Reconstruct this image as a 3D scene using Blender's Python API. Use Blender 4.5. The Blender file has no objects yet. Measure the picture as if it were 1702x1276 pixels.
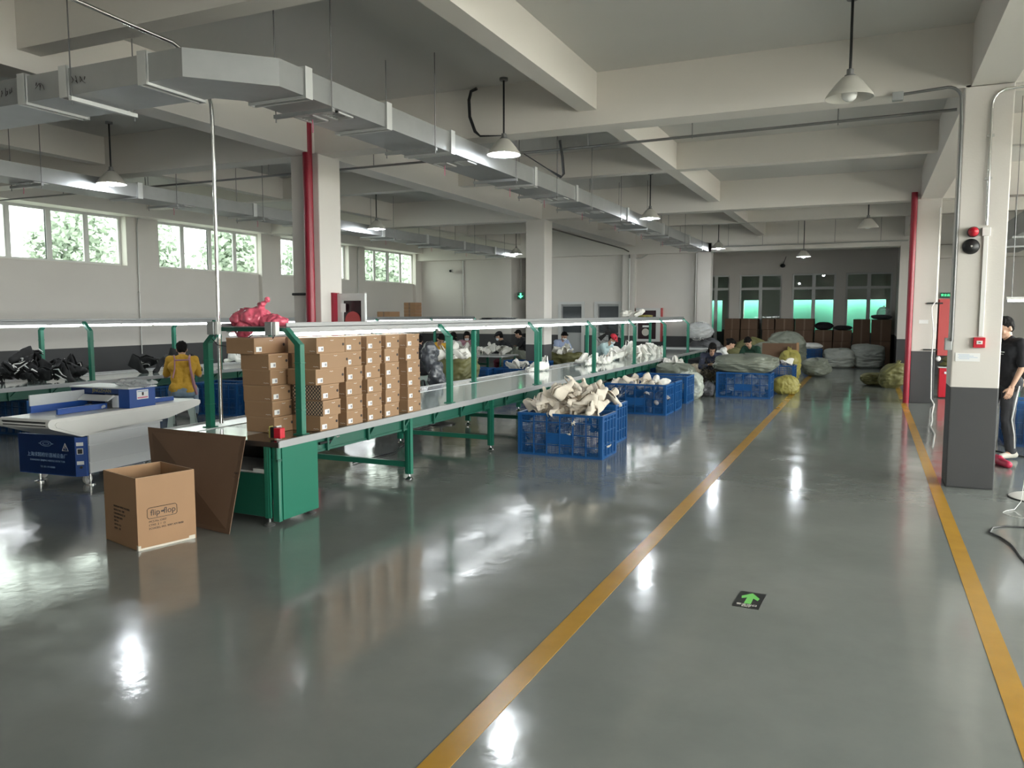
import bpy, bmesh, math, random
from mathutils import Vector, Matrix, Euler, noise
PI = math.pi
SC = bpy.context.scene
COL = SC.collection

# ------------------------------------------------------------------ camera, sky, exposure
cam_d = bpy.data.cameras.new('camera'); cam = bpy.data.objects.new('camera', cam_d); COL.objects.link(cam)
cam_d.sensor_width = 36.0; cam_d.lens = 36.0 * 1312.0 / 1702.0; cam_d.clip_start = 0.05; cam_d.clip_end = 400
cam.location = (0, 0, 1.72)
cam.rotation_euler = (PI/2 - math.atan(117/1312.0), 0, math.atan(595/math.hypot(1312.0, 117)))
SC.camera = cam
SC.view_settings.view_transform = 'Standard'
SC.view_settings.look = 'None'
SC.view_settings.exposure = 1.13
SC.view_settings.gamma = 1.0
SC.view_settings.use_curve_mapping = False
try:
    SC.cycles.max_bounces = 10; SC.cycles.diffuse_bounces = 6; SC.cycles.glossy_bounces = 5
    SC.cycles.transparent_max_bounces = 24; SC.cycles.transmission_bounces = 6
    SC.cycles.sample_clamp_indirect = 6.0; SC.cycles.caustics_reflective = False; SC.cycles.caustics_refractive = False
except Exception: pass
SKY = 9.0          # overcast sky radiance
LAMP_W = 6.0      # watts of each pendant bulb
TUBE_E = 8.5       # light tubes
world = bpy.data.worlds.new('overcast_sky'); SC.world = world; world.use_nodes = True
wn = world.node_tree.nodes; wl = world.node_tree.links
wbg = wn['Background']; wbg.inputs['Color'].default_value = (1.0, 0.95, 0.91, 1); wbg.inputs['Strength'].default_value = SKY

# ------------------------------------------------------------------ materials
MATS = {}
def mat(name, col, rough=0.5, metal=0.0, bump=0.0, bscale=20.0, var=0.0, vscale=3.0, emit=None, estr=0.0, coat=0.0, alpha=1.0, sheen=0.0, trans=0.0, spec=0.5, stretch=None):
    if name in MATS: return MATS[name]
    m = bpy.data.materials.new(name); m.use_nodes = True; nt = m.node_tree; b = nt.nodes['Principled BSDF']
    b.inputs['Base Color'].default_value = (*col, 1); b.inputs['Roughness'].default_value = rough
    b.inputs['Metallic'].default_value = metal; b.inputs['Coat Weight'].default_value = coat; b.inputs['Coat Roughness'].default_value = 0.1
    b.inputs['Alpha'].default_value = alpha; b.inputs['Transmission Weight'].default_value = trans
    b.inputs['Specular IOR Level'].default_value = spec
    if emit: b.inputs['Emission Color'].default_value = (*emit, 1); b.inputs['Emission Strength'].default_value = estr
    if bump or var:
        tc = nt.nodes.new('ShaderNodeTexCoord'); src = tc.outputs['Object']
        if stretch:
            mp = nt.nodes.new('ShaderNodeMapping'); mp.inputs['Scale'].default_value = stretch
            nt.links.new(src, mp.inputs['Vector']); src = mp.outputs['Vector']
        if bump:
            n = nt.nodes.new('ShaderNodeTexNoise'); n.inputs['Scale'].default_value = bscale; n.inputs['Detail'].default_value = 5
            bu = nt.nodes.new('ShaderNodeBump'); bu.inputs['Strength'].default_value = bump; bu.inputs['Distance'].default_value = 0.02
            nt.links.new(src, n.inputs['Vector']); nt.links.new(n.outputs['Fac'], bu.inputs['Height']); nt.links.new(bu.outputs['Normal'], b.inputs['Normal'])
        if var:
            n2 = nt.nodes.new('ShaderNodeTexNoise'); n2.inputs['Scale'].default_value = vscale; n2.inputs['Detail'].default_value = 6
            mx = nt.nodes.new('ShaderNodeMix'); mx.data_type = 'RGBA'
            mx.inputs['A'].default_value = (*[c*(1-var) for c in col], 1); mx.inputs['B'].default_value = (*[min(1, c*(1+var)) for c in col], 1)
            nt.links.new(src, n2.inputs['Vector']); nt.links.new(n2.outputs['Fac'], mx.inputs['Factor']); nt.links.new(mx.outputs['Result'], b.inputs['Base Color'])
    MATS[name] = m; return m

def wall_paint():
    m = bpy.data.materials.new('two_tone_wall_paint'); m.use_nodes = True; nt = m.node_tree; b = nt.nodes['Principled BSDF']
    g = nt.nodes.new('ShaderNodeNewGeometry'); s = nt.nodes.new('ShaderNodeSeparateXYZ'); nt.links.new(g.outputs['Position'], s.inputs['Vector'])
    nz = nt.nodes.new('ShaderNodeTexNoise'); nz.inputs['Scale'].default_value = 1.2; nz.inputs['Detail'].default_value = 8
    nt.links.new(g.outputs['Position'], nz.inputs['Vector'])
    c = nt.nodes.new('ShaderNodeMath'); c.operation = 'GREATER_THAN'; c.inputs[1].default_value = 1.0
    nt.links.new(s.outputs['Z'], c.inputs[0])
    w = nt.nodes.new('ShaderNodeMix'); w.data_type = 'RGBA'; w.inputs['A'].default_value = (0.63, 0.595, 0.56, 1); w.inputs['B'].default_value = (0.69, 0.655, 0.615, 1)
    d = nt.nodes.new('ShaderNodeMix'); d.data_type = 'RGBA'; d.inputs['A'].default_value = (0.07, 0.07, 0.073, 1); d.inputs['B'].default_value = (0.088, 0.088, 0.092, 1)
    o = nt.nodes.new('ShaderNodeMix'); o.data_type = 'RGBA'
    nt.links.new(nz.outputs['Fac'], w.inputs['Factor']); nt.links.new(nz.outputs['Fac'], d.inputs['Factor'])
    nt.links.new(c.outputs[0], o.inputs['Factor']); nt.links.new(d.outputs['Result'], o.inputs['A']); nt.links.new(w.outputs['Result'], o.inputs['B'])
    nt.links.new(o.outputs['Result'], b.inputs['Base Color']); b.inputs['Roughness'].default_value = 0.6; b.inputs['Specular IOR Level'].default_value = 0.2
    n3 = nt.nodes.new('ShaderNodeTexNoise'); n3.inputs['Scale'].default_value = 60; bu = nt.nodes.new('ShaderNodeBump'); bu.inputs['Strength'].default_value = 0.08; bu.inputs['Distance'].default_value = 0.01
    nt.links.new(g.outputs['Position'], n3.inputs['Vector']); nt.links.new(n3.outputs['Fac'], bu.inputs['Height']); nt.links.new(bu.outputs['Normal'], b.inputs['Normal'])
    return m

def floor_mat():
    m = bpy.data.materials.new('epoxy_floor'); m.use_nodes = True; nt = m.node_tree; b = nt.nodes['Principled BSDF']
    g = nt.nodes.new('ShaderNodeNewGeometry')
    n1 = nt.nodes.new('ShaderNodeTexNoise'); n1.inputs['Scale'].default_value = 0.7; n1.inputs['Detail'].default_value = 9; n1.inputs['Roughness'].default_value = 0.65
    nt.links.new(g.outputs['Position'], n1.inputs['Vector'])
    cr = nt.nodes.new('ShaderNodeValToRGB'); cr.color_ramp.elements[0].position = 0.3; cr.color_ramp.elements[0].color = (0.16, 0.175, 0.165, 1)
    cr.color_ramp.elements[1].position = 0.72; cr.color_ramp.elements[1].color = (0.215, 0.228, 0.215, 1)
    nt.links.new(n1.outputs['Fac'], cr.inputs['Fac']); nt.links.new(cr.outputs['Color'], b.inputs['Base Color'])
    n2 = nt.nodes.new('ShaderNodeTexNoise'); n2.inputs['Scale'].default_value = 2.5; n2.inputs['Detail'].default_value = 6
    nt.links.new(g.outputs['Position'], n2.inputs['Vector'])
    mr = nt.nodes.new('ShaderNodeMapRange'); mr.inputs['From Min'].default_value = 0.3; mr.inputs['From Max'].default_value = 0.7
    mr.inputs['To Min'].default_value = 0.07; mr.inputs['To Max'].default_value = 0.19
    nt.links.new(n2.outputs['Fac'], mr.inputs['Value']); nt.links.new(mr.outputs['Result'], b.inputs['Roughness'])
    n3 = nt.nodes.new('ShaderNodeTexNoise'); n3.inputs['Scale'].default_value = 1.6; n3.inputs['Detail'].default_value = 3
    nt.links.new(g.outputs['Position'], n3.inputs['Vector'])
    bu = nt.nodes.new('ShaderNodeBump'); bu.inputs['Strength'].default_value = 0.25; bu.inputs['Distance'].default_value = 0.012
    nt.links.new(n3.outputs['Fac'], bu.inputs['Height']); nt.links.new(bu.outputs['Normal'], b.inputs['Normal'])
    n4 = nt.nodes.new('ShaderNodeTexNoise'); n4.inputs['Scale'].default_value = 14; n4.inputs['Detail'].default_value = 4; nt.links.new(g.outputs['Position'], n4.inputs['Vector'])
    b2 = nt.nodes.new('ShaderNodeBump'); b2.inputs['Strength'].default_value = 0.06; b2.inputs['Distance'].default_value = 0.01; nt.links.new(n4.outputs['Fac'], b2.inputs['Height']); nt.links.new(bu.outputs['Normal'], b2.inputs['Normal']); nt.links.new(b2.outputs['Normal'], b.inputs['Normal'])
    b.inputs['IOR'].default_value = 1.8
    return m

def glass_mat(name='window_glass', tint=(0.93, 0.97, 0.96), gloss=1.0):
    if name in MATS: return MATS[name]
    m = bpy.data.materials.new(name); m.use_nodes = True; nt = m.node_tree; nt.nodes.remove(nt.nodes['Principled BSDF'])
    out = nt.nodes['Material Output']; t = nt.nodes.new('ShaderNodeBsdfTransparent'); t.inputs['Color'].default_value = (*tint, 1)
    gl = nt.nodes.new('ShaderNodeBsdfGlossy'); gl.inputs['Roughness'].default_value = 0.02
    fr = nt.nodes.new('ShaderNodeFresnel'); fr.inputs['IOR'].default_value = 1.5
    mu = nt.nodes.new('ShaderNodeMath'); mu.operation = 'MULTIPLY'; mu.inputs[1].default_value = gloss; mu.use_clamp = True
    mx = nt.nodes.new('ShaderNodeMixShader'); nt.links.new(fr.outputs[0], mu.inputs[0])
    ge = nt.nodes.new('ShaderNodeNewGeometry'); fb_ = nt.nodes.new('ShaderNodeMath'); fb_.operation = 'SUBTRACT'; fb_.inputs[0].default_value = 1.0; nt.links.new(ge.outputs['Backfacing'], fb_.inputs[1])
    m2 = nt.nodes.new('ShaderNodeMath'); m2.operation = 'MULTIPLY'; nt.links.new(mu.outputs[0], m2.inputs[0]); nt.links.new(fb_.outputs[0], m2.inputs[1]); nt.links.new(m2.outputs[0], mx.inputs[0])
    nt.links.new(t.outputs[0], mx.inputs[1]); nt.links.new(gl.outputs[0], mx.inputs[2]); nt.links.new(mx.outputs[0], out.inputs['Surface'])
    MATS[name] = m; return m

def perforated(name, col, cell=0.019, hole=0.36, rough=0.35):
    """plastic sheet pierced by a square grid of small holes (object space)"""
    m = bpy.data.materials.new(name); m.use_nodes = True; nt = m.node_tree; b = nt.nodes['Principled BSDF']
    b.inputs['Base Color'].default_value = (*col, 1); b.inputs['Roughness'].default_value = rough
    tc = nt.nodes.new('ShaderNodeTexCoord'); s = nt.nodes.new('ShaderNodeSeparateXYZ'); nt.links.new(tc.outputs['Object'], s.inputs['Vector'])
    ad = nt.nodes.new('ShaderNodeMath'); ad.operation = 'ADD'; nt.links.new(s.outputs['X'], ad.inputs[0]); nt.links.new(s.outputs['Y'], ad.inputs[1])
    outs = []
    for src in (ad.outputs[0], s.outputs['Z']):
        d = nt.nodes.new('ShaderNodeMath'); d.operation = 'DIVIDE'; d.inputs[1].default_value = cell; nt.links.new(src, d.inputs[0])
        f = nt.nodes.new('ShaderNodeMath'); f.operation = 'FRACT'; nt.links.new(d.outputs[0], f.inputs[0])
        a = nt.nodes.new('ShaderNodeMath'); a.operation = 'SUBTRACT'; a.inputs[1].default_value = 0.5; nt.links.new(f.outputs[0], a.inputs[0])
        ab = nt.nodes.new('ShaderNodeMath'); ab.operation = 'ABSOLUTE'; nt.links.new(a.outputs[0], ab.inputs[0])
        g = nt.nodes.new('ShaderNodeMath'); g.operation = 'GREATER_THAN'; g.inputs[1].default_value = hole; nt.links.new(ab.outputs[0], g.inputs[0])
        outs.append(g.outputs[0])
    mxx = nt.nodes.new('ShaderNodeMath'); mxx.operation = 'MAXIMUM'; nt.links.new(outs[0], mxx.inputs[0]); nt.links.new(outs[1], mxx.inputs[1])
    nt.links.new(mxx.outputs[0], b.inputs['Alpha'])
    return m

def pattern_mat():
    """kraft board printed with a lattice of small diamonds"""
    m = bpy.data.materials.new('printed_lattice_board'); m.use_nodes = True; nt = m.node_tree; b = nt.nodes['Principled BSDF']
    tc = nt.nodes.new('ShaderNodeTexCoord'); mp = nt.nodes.new('ShaderNodeMapping'); mp.inputs['Rotation'].default_value = (0, PI/4, 0)
    v = nt.nodes.new('ShaderNodeTexVoronoi'); v.inputs['Scale'].default_value = 42; v.inputs['Randomness'].default_value = 0.0
    nt.links.new(tc.outputs['Object'], mp.inputs['Vector']); nt.links.new(mp.outputs['Vector'], v.inputs['Vector'])
    r = nt.nodes.new('ShaderNodeValToRGB'); r.color_ramp.interpolation = 'CONSTANT'
    r.color_ramp.elements[0].color = (0.5, 0.36, 0.25, 1); r.color_ramp.elements[1].position = 0.42; r.color_ramp.elements[1].color = (0.03, 0.025, 0.025, 1)
    nt.links.new(v.outputs['Distance'], r.inputs['Fac']); nt.links.new(r.outputs['Color'], b.inputs['Base Color']); b.inputs['Roughness'].default_value = 0.6
    return m

M = dict(
    wall=wall_paint(), floor=floor_mat(), glass=glass_mat(), glass_hi=glass_mat('tinted_window_glass', (0.5, 0.55, 0.53)), glass_in=glass_mat('recess_glass', (0.86, 0.92, 0.9), 1.6),  # long-wall panes tinted to cut the daylight they let in
    ceiling=mat('ceiling_paint', (0.58, 0.57, 0.545), 0.75, var=0.05, vscale=0.8),
    yellow=mat('yellow_floor_paint', (0.40, 0.215, 0.02), 0.25, var=0.18, vscale=5.0),
    green=mat('green_enamel', (0.014, 0.15, 0.095), 0.35, coat=0.2),
    green_panel=mat('green_panel', (0.004, 0.14, 0.085), 0.55),
    dkgreen=mat('dark_green_enamel', (0.008, 0.085, 0.055), 0.4),
    alu=mat('aluminium', (0.36, 0.365, 0.37), 0.5, 0.3, bump=0.02, bscale=80),
    fitting=mat('grey_light_fitting', (0.35, 0.36, 0.36), 0.5), alu_white=mat('bright_sheet', (0.78, 0.8, 0.82), 0.12, 0.1, coat=0.5),
    belt=mat('belt_pvc', (0.36, 0.43, 0.40), 0.07, coat=0.6, bump=0.01, bscale=6),
    belt_dark=mat('dark_end_plate', (0.035, 0.03, 0.028), 0.12, coat=0.4),
    black=mat('black_plastic', (0.012, 0.012, 0.013), 0.4), black_soft=mat('black_rubber', (0.012, 0.012, 0.012), 0.7),
    galv=mat('galvanised_sheet', (0.41, 0.42, 0.42), 0.42, 0.55, var=0.12, vscale=5, bump=0.05, bscale=4),
    flange=mat('duct_flange', (0.66, 0.67, 0.66), 0.45, 0.3), steel=mat('steel_rod', (0.22, 0.22, 0.22), 0.45, 0.7),
    chrome=mat('chrome_tube', (0.72, 0.72, 0.7), 0.18, 1.0), conduit=mat('conduit', (0.5, 0.5, 0.48), 0.35, 0.6),
    dkpipe=mat('dark_pipe', (0.09, 0.075, 0.065), 0.5), whitep=mat('white_plastic', (0.75, 0.74, 0.72), 0.4),
    red=mat('fire_red', (0.28, 0.012, 0.03), 0.35), red_b=mat('bright_red', (0.55, 0.012, 0.03), 0.35), redface=mat('dusty_red', (0.45, 0.07, 0.07), 0.5),
    shade=mat('lamp_enamel', (0.62, 0.6, 0.55), 0.35), bulb=mat('lit_bulb', (0.9, 0.9, 0.9), 0.3, emit=(0.88, 0.95, 1.0), estr=90.0),
    bulb_off=mat('unlit_bulb', (0.75, 0.75, 0.74), 0.25), tube=mat('lit_tube', (0.9, 0.9, 0.9), 0.4, emit=(0.93, 0.97, 1.0), estr=TUBE_E),
    kraft=mat('kraft_board', (0.33, 0.19, 0.10), 0.7, var=0.07, vscale=4, bump=0.03, bscale=30),
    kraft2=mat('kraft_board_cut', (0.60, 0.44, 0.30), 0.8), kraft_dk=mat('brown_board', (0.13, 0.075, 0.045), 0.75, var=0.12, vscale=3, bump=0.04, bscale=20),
    box=mat('shoebox_board', (0.31, 0.185, 0.10), 0.6, var=0.05, vscale=6), lid=mat('shoebox_lid', (0.35, 0.215, 0.12), 0.6), lattice=pattern_mat(),
    ink=mat('printing_ink', (0.03, 0.02, 0.02), 0.6), ink_w=mat('white_ink', (0.75, 0.72, 0.68), 0.6), ink_b=mat('pale_blue_ink', (0.25, 0.38, 0.6), 0.5), ink_g=mat('grey_ink', (0.3, 0.3, 0.34), 0.6),
    paper=mat('paper', (0.8, 0.8, 0.8), 0.6), tape=mat('clear_tape', (0.55, 0.5, 0.42), 0.15),
    blue=mat('blue_plastic', (0.008, 0.078, 0.25), 0.33, coat=0.15), blue_perf=perforated('blue_mesh_plastic', (0.008, 0.07, 0.22)),
    mach_blue=mat('machine_blue', (0.015, 0.07, 0.30), 0.38), mach_dk=mat('machine_navy', (0.008, 0.035, 0.15), 0.4), mach_white=mat('machine_white', (0.68, 0.69, 0.70), 0.4, bump=0.02, bscale=3),
    mbelt=mat('white_belt', (0.72, 0.71, 0.68), 0.35, var=0.05, vscale=4),
    felt=mat('cream_fleece', (0.68, 0.61, 0.52), 0.95, bump=0.25, bscale=60, var=0.06), white_up=mat('white_knit', (0.78, 0.76, 0.71), 0.85, bump=0.15, bscale=50, var=0.06),
    blk_up=mat('black_knit', (0.008, 0.008, 0.009), 0.8, bump=0.15, bscale=50), trimw=mat('white_trim', (0.8, 0.8, 0.79), 0.6), greyup=mat('grey_knit', (0.3, 0.29, 0.31), 0.85, bump=0.15, bscale=50),
    sack_g=mat('green_woven_sack', (0.15, 0.145, 0.055), 0.55, bump=0.3, bscale=14, var=0.15, vscale=5), sack_grey=mat('grey_woven_sack', (0.17, 0.185, 0.15), 0.5, bump=0.35, bscale=12, var=0.12, vscale=4),
    sack_w=mat('white_woven_sack', (0.34, 0.36, 0.33), 0.45, bump=0.35, bscale=12, var=0.12, vscale=5), sack_y=mat('yellow_woven_sack', (0.34, 0.30, 0.08), 0.5, bump=0.3, bscale=12, var=0.15, vscale=8),
    sack_dk=mat('dark_grey_sack', (0.08, 0.08, 0.088), 0.4, bump=0.3, bscale=12, var=0.15), twig=mat('olive_offcuts', (0.10, 0.08, 0.045), 0.8, bump=0.6, bscale=30, var=0.4, vscale=30),
    film=mat('clear_film', (0.75, 0.77, 0.78), 0.12, alpha=0.55, bump=0.5, bscale=18), film_dk=mat('smoky_film', (0.06, 0.065, 0.075), 0.15, alpha=0.9, bump=0.5, bscale=10),
    pinkbag=mat('pink_film', (0.78, 0.13, 0.20), 0.22, bump=0.5, bscale=22, var=0.35, vscale=12, coat=0.4),
    skin=mat('skin', (0.50, 0.30, 0.21), 0.5), hair=mat('black_hair', (0.006, 0.005, 0.005), 0.75, bump=0.3, bscale=80, spec=0.15), eye=mat('eye', (0.02, 0.015, 0.012), 0.2), lip=mat('lips', (0.35, 0.13, 0.11), 0.5),
    maskm=mat('face_mask', (0.75, 0.82, 0.88), 0.7), stool=mat('pale_green_plastic', (0.50, 0.60, 0.56), 0.4), stool_r=mat('red_stool', (0.5, 0.02, 0.03), 0.4),
    sgreen=mat('sticker_green', (0.16, 0.55, 0.12), 0.4), exitg=mat('exit_lit_green', (0.05, 0.6, 0.2), 0.4, emit=(0.1, 0.9, 0.35), estr=1.2),
    leaf=mat('tree_leaves', (0.46, 0.52, 0.44), 0.7, var=0.3, vscale=2), ground_r=mat('pale_bounce_ground', (0.55, 0.53, 0.49), 0.9, var=0.1, vscale=0.5), bark=mat('bark', (0.2, 0.15, 0.1), 0.9, bump=0.4), ground=mat('outside_ground', (0.35, 0.36, 0.32), 0.9, var=0.2, vscale=0.5),
    net=mat('green_safety_net', (0.16, 0.62, 0.47), 0.7, trans=0.0), slate=mat('door_dark_glass', (0.045, 0.055, 0.06), 0.15), steelgrey=mat('door_grey', (0.42, 0.43, 0.43), 0.45),
    fr=mat('window_frame', (0.62, 0.62, 0.61), 0.4), yel=mat('mustard_knit', (0.62, 0.36, 0.04), 0.85, bump=0.3, bscale=60), jean=mat('pale_denim', (0.22, 0.29, 0.37), 0.8), navy=mat('navy_cloth', (0.02, 0.025, 0.05), 0.8),
    pinkc=mat('dusty_pink_cloth', (0.42, 0.22, 0.27), 0.8), shirtb=mat('light_blue_shirt', (0.36, 0.43, 0.62), 0.8), cyan=mat('pale_cyan_shirt', (0.5, 0.66, 0.68), 0.8), redc=mat('red_cloth', (0.5, 0.02, 0.04), 0.8),
    blkc=mat('black_cloth', (0.014, 0.014, 0.018), 0.85, bump=0.2, bscale=20), grnc=mat('dark_green_cloth', (0.012, 0.05, 0.03), 0.85), gryt=mat('charcoal_trousers', (0.035, 0.036, 0.042), 0.75, bump=0.2, bscale=12), whitec=mat('white_cloth', (0.7, 0.7, 0.68), 0.85),
    maroon=mat('maroon_cloth', (0.11, 0.015, 0.03), 0.85), glasswin=mat('cabinet_interior', (0.03, 0.012, 0.016), 0.2), hose=mat('fire_hose', (0.55, 0.5, 0.45), 0.8),
    shoe_w=mat('offwhite_shoe', (0.5, 0.48, 0.43), 0.7), shoe_r=mat('red_shoe', (0.5, 0.03, 0.08), 0.45), magenta=mat('magenta_label', (0.6, 0.15, 0.25), 0.5), tan=mat('tan_cloth', (0.42, 0.36, 0.27), 0.85, bump=0.3, bscale=15),
)

# ------------------------------------------------------------------ mesh building helpers
def wmat(o):
    m = o.matrix_basis.copy()
    while o.parent is not None: o = o.parent; m = o.matrix_basis @ m
    return m
class MB:
    def __init__(s): s.v = []; s.f = []; s.m = []; s.cur = 0
    def add(s, vs, fs):
        o = len(s.v); s.v += [tuple(p) for p in vs]; s.f += [tuple(i+o for i in f) for f in fs]; s.m += [s.cur]*len(fs); return s
    def box(s, x0, y0, z0, x1, y1, z1, T=None):
        vs = [Vector(p) for p in ((x0,y0,z0),(x1,y0,z0),(x1,y1,z0),(x0,y1,z0),(x0,y0,z1),(x1,y0,z1),(x1,y1,z1),(x0,y1,z1))]
        if T: vs = [T @ p for p in vs]
        return s.add(vs, [(3,2,1,0),(4,5,6,7),(0,1,5,4),(1,2,6,5),(2,3,7,6),(3,0,4,7)])
    def bbox(s, x0, y0, z0, x1, y1, z1, b=0.004, T=None):
        """box with chamfered edges"""
        bm = bmesh.new(); bmesh.ops.create_cube(bm, size=1)
        for q in bm.verts: q.co = Vector(((x0+x1)/2+q.co.x*(x1-x0), (y0+y1)/2+q.co.y*(y1-y0), (z0+z1)/2+q.co.z*(z1-z0)))
        bmesh.ops.bevel(bm, geom=bm.edges[:], offset=b, segments=2, affect='EDGES', profile=0.5)
        bm.verts.index_update(); vs = [(T @ q.co) if T else q.co.copy() for q in bm.verts]; fs = [tuple(q.index for q in f.verts) for f in bm.faces]; bm.free()
        return s.add(vs, fs)
    def cyl(s, p, q, r, r2=None, n=12, caps=True):
        p = Vector(p); q = Vector(q); r2 = r if r2 is None else r2; d = (q-p).normalized()
        a = d.orthogonal().normalized(); b = d.cross(a); vs = []
        for c, rr in ((p, r), (q, r2)):
            for i in range(n):
                t = 2*PI*i/n; vs.append(c + (a*math.cos(t)+b*math.sin(t))*rr)
        fs = [(i, (i+1) % n, n+(i+1) % n, n+i) for i in range(n)]
        if caps: fs += [tuple(range(n))[::-1], tuple(range(n, 2*n))]
        return s.add(vs, fs)
    def tube(s, pts, r, n=8):
        pts = [Vector(p) for p in pts]; rings = []; prev = None
        for i, p in enumerate(pts):
            d = (pts[min(i+1, len(pts)-1)] - pts[max(i-1, 0)]).normalized()
            if prev is None: a = d.orthogonal().normalized()
            else: a = (prev - d*prev.dot(d)).normalized()
            prev = a; b = d.cross(a); rr = r[i] if isinstance(r, (list, tuple)) else r
            rings.append([p + (a*math.cos(2*PI*k/n)+b*math.sin(2*PI*k/n))*rr for k in range(n)])
        vs = [q for g in rings for q in g]; fs = []
        for i in range(len(pts)-1):
            for k in range(n): fs.append((i*n+k, i*n+(k+1) % n, (i+1)*n+(k+1) % n, (i+1)*n+k))
        fs += [tuple(range(n))[::-1], tuple((len(pts)-1)*n+k for k in range(n))]
        return s.add(vs, fs)
    def lathe(s, prof, c=(0,0,0), n=24, T=None, close=False):
        vs = []
        for r, z in prof:
            for i in range(n):
                t = 2*PI*i/n; p = Vector((c[0]+r*math.cos(t), c[1]+r*math.sin(t), c[2]+z)); vs.append(T @ p if T else p)
        fs = []
        for j in range(len(prof)-1):
            for i in range(n): fs.append((j*n+i, j*n+(i+1) % n, (j+1)*n+(i+1) % n, (j+1)*n+i))
        return s.add(vs, fs)
    def ell(s, c, r, T=None, nu=14, nv=9):
        c = Vector(c); vs = []; fs = []
        for j in range(nv+1):
            ph = PI*j/nv
            for i in range(nu):
                t = 2*PI*i/nu; p = c + Vector((r[0]*math.sin(ph)*math.cos(t), r[1]*math.sin(ph)*math.sin(t), r[2]*math.cos(ph)))
                vs.append(T @ p if T else p)
        for j in range(nv):
            for i in range(nu): fs.append((j*nu+i, (j+1)*nu+i, (j+1)*nu+(i+1) % nu, j*nu+(i+1) % nu))
        return s.add(vs, fs)
    def cap(s, p, q, r, r2=None, n=12, T=None):
        """tapered capsule"""
        p = Vector(p); q = Vector(q); r2 = r if r2 is None else r2
        if T: p = T @ p; q = T @ q
        d = (q-p); L = d.length
        if L < 1e-6: return s.ell(p, (r, r, r))
        d /= L; a = d.orthogonal().normalized(); b = d.cross(a); rings = []
        for k in range(4): th = PI/2*(k/4); rings.append((p - d*r*math.cos(th), max(r*math.sin(th), r*0.02)))
        rings.append((p, r)); rings.append((q, r2))
        for k in range(1, 5): th = PI/2*(k/4); rings.append((q + d*r2*math.sin(th), max(r2*math.cos(th), r2*0.02)))
        vs = [c + (a*math.cos(2*PI*k/n)+b*math.sin(2*PI*k/n))*rr for c, rr in rings for k in range(n)]; fs = []
        for i in range(len(rings)-1):
            for k in range(n): fs.append((i*n+k, i*n+(k+1) % n, (i+1)*n+(k+1) % n, (i+1)*n+k))
        fs += [tuple(range(n))[::-1], tuple((len(rings)-1)*n+k for k in range(n))]
        return s.add(vs, fs)
    def prism(s, poly, axis, a0, a1):
        """extrude a 2D polygon: axis 'x' (poly in y,z), 'y' (poly in x,z) or 'z' (poly in x,y)"""
        def P(u, w, t): return {'x': (t, u, w), 'y': (u, t, w), 'z': (u, w, t)}[axis]
        n = len(poly); vs = [P(u, w, a0) for u, w in poly] + [P(u, w, a1) for u, w in poly]
        return s.add(vs, [tuple(range(n))[::-1], tuple(range(n, 2*n))] + [(i, (i+1) % n, n+(i+1) % n, n+i) for i in range(n)])
    def xf(s, T): s.v = [tuple(T @ Vector(p)) for p in s.v]; return s
    def build(s, name, m, parent=None, smooth=False, world=False, loc=(0,0,0), rot=(0,0,0)):
        me = bpy.data.meshes.new(name); vs = s.v
        if world and parent is not None:
            inv = wmat(parent).inverted(); vs = [inv @ Vector(p) for p in vs]
        me.from_pydata([tuple(p) for p in vs], [], s.f)
        for mm in (m if isinstance(m, (list, tuple)) else [m]): me.materials.append(mm)
        if any(s.m): me.polygons.foreach_set('material_index', s.m)
        me.update()
        bm = bmesh.new(); bm.from_mesh(me); bmesh.ops.recalc_face_normals(bm, faces=bm.faces[:]); bm.to_mesh(me); bm.free()
        if smooth:
            me.polygons.foreach_set('use_smooth', [True]*len(me.polygons))
            try: me.set_sharp_from_angle(angle=math.radians(40 if smooth is True else smooth))
            except Exception: pass
        o = bpy.data.objects.new(name, me); COL.objects.link(o); o.location = loc; o.rotation_euler = rot
        if parent is not None: o.parent = parent
        return o

def tag(o, label, cat, group=None, kind=None):
    if label: o['label'] = label
    if cat: o['category'] = cat
    if group: o['group'] = group
    if kind: o['kind'] = kind
    return o
def struct(mb, name, m, label=None, **k): return tag(mb.build(name, m, **k), label, None, kind='structure')
def thing(name, label, cat, loc=(0,0,0), rz=0.0, group=None, rot=None):
    o = bpy.data.objects.new(name, None); COL.objects.link(o); o.location = loc; o.rotation_euler = rot or (0, 0, rz)
    o.empty_display_size = 0.1; return tag(o, label, cat, group)
def cptree(o, parent=None):
    c = o.copy(); COL.objects.link(c)
    if parent is not None: c.parent = parent
    for ch in list(o.children): cptree(ch, c)
    return c
def fin(o, mods_fn):
    """apply modifiers through the depsgraph"""
    mods_fn(o); dg = bpy.context.evaluated_depsgraph_get(); me = bpy.data.meshes.new_from_object(o.evaluated_get(dg)); old = o.data
    o.modifiers.clear(); o.data = me; me.name = o.name; bpy.data.meshes.remove(old); return o
def organic(mb, name, m, parent=None, vox=0.012, sm=4, disp=0.0, dscale=8.0, seed=0, world=False):
    """weld overlapping forms into one continuous smooth skin"""
    o = mb.build(name, m, parent, world=world)
    def f(o):
        r = o.modifiers.new('r', 'REMESH'); r.mode = 'VOXEL'; r.voxel_size = vox; r.use_smooth_shade = True
        if sm: s = o.modifiers.new('s', 'SMOOTH'); s.iterations = sm; s.factor = 0.5
    fin(o, f)
    if disp:
        me = o.data; ns = [v.normal.copy() for v in me.vertices]
        for v, n in zip(me.vertices, ns):
            p = v.co*dscale + Vector((seed*3.1, seed, 0)); v.co += n*disp*(noise.noise(p) + 0.5*noise.noise(p*2.3))
        me.update()
    o.data.polygons.foreach_set('use_smooth', [True]*len(o.data.polygons)); return o
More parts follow.
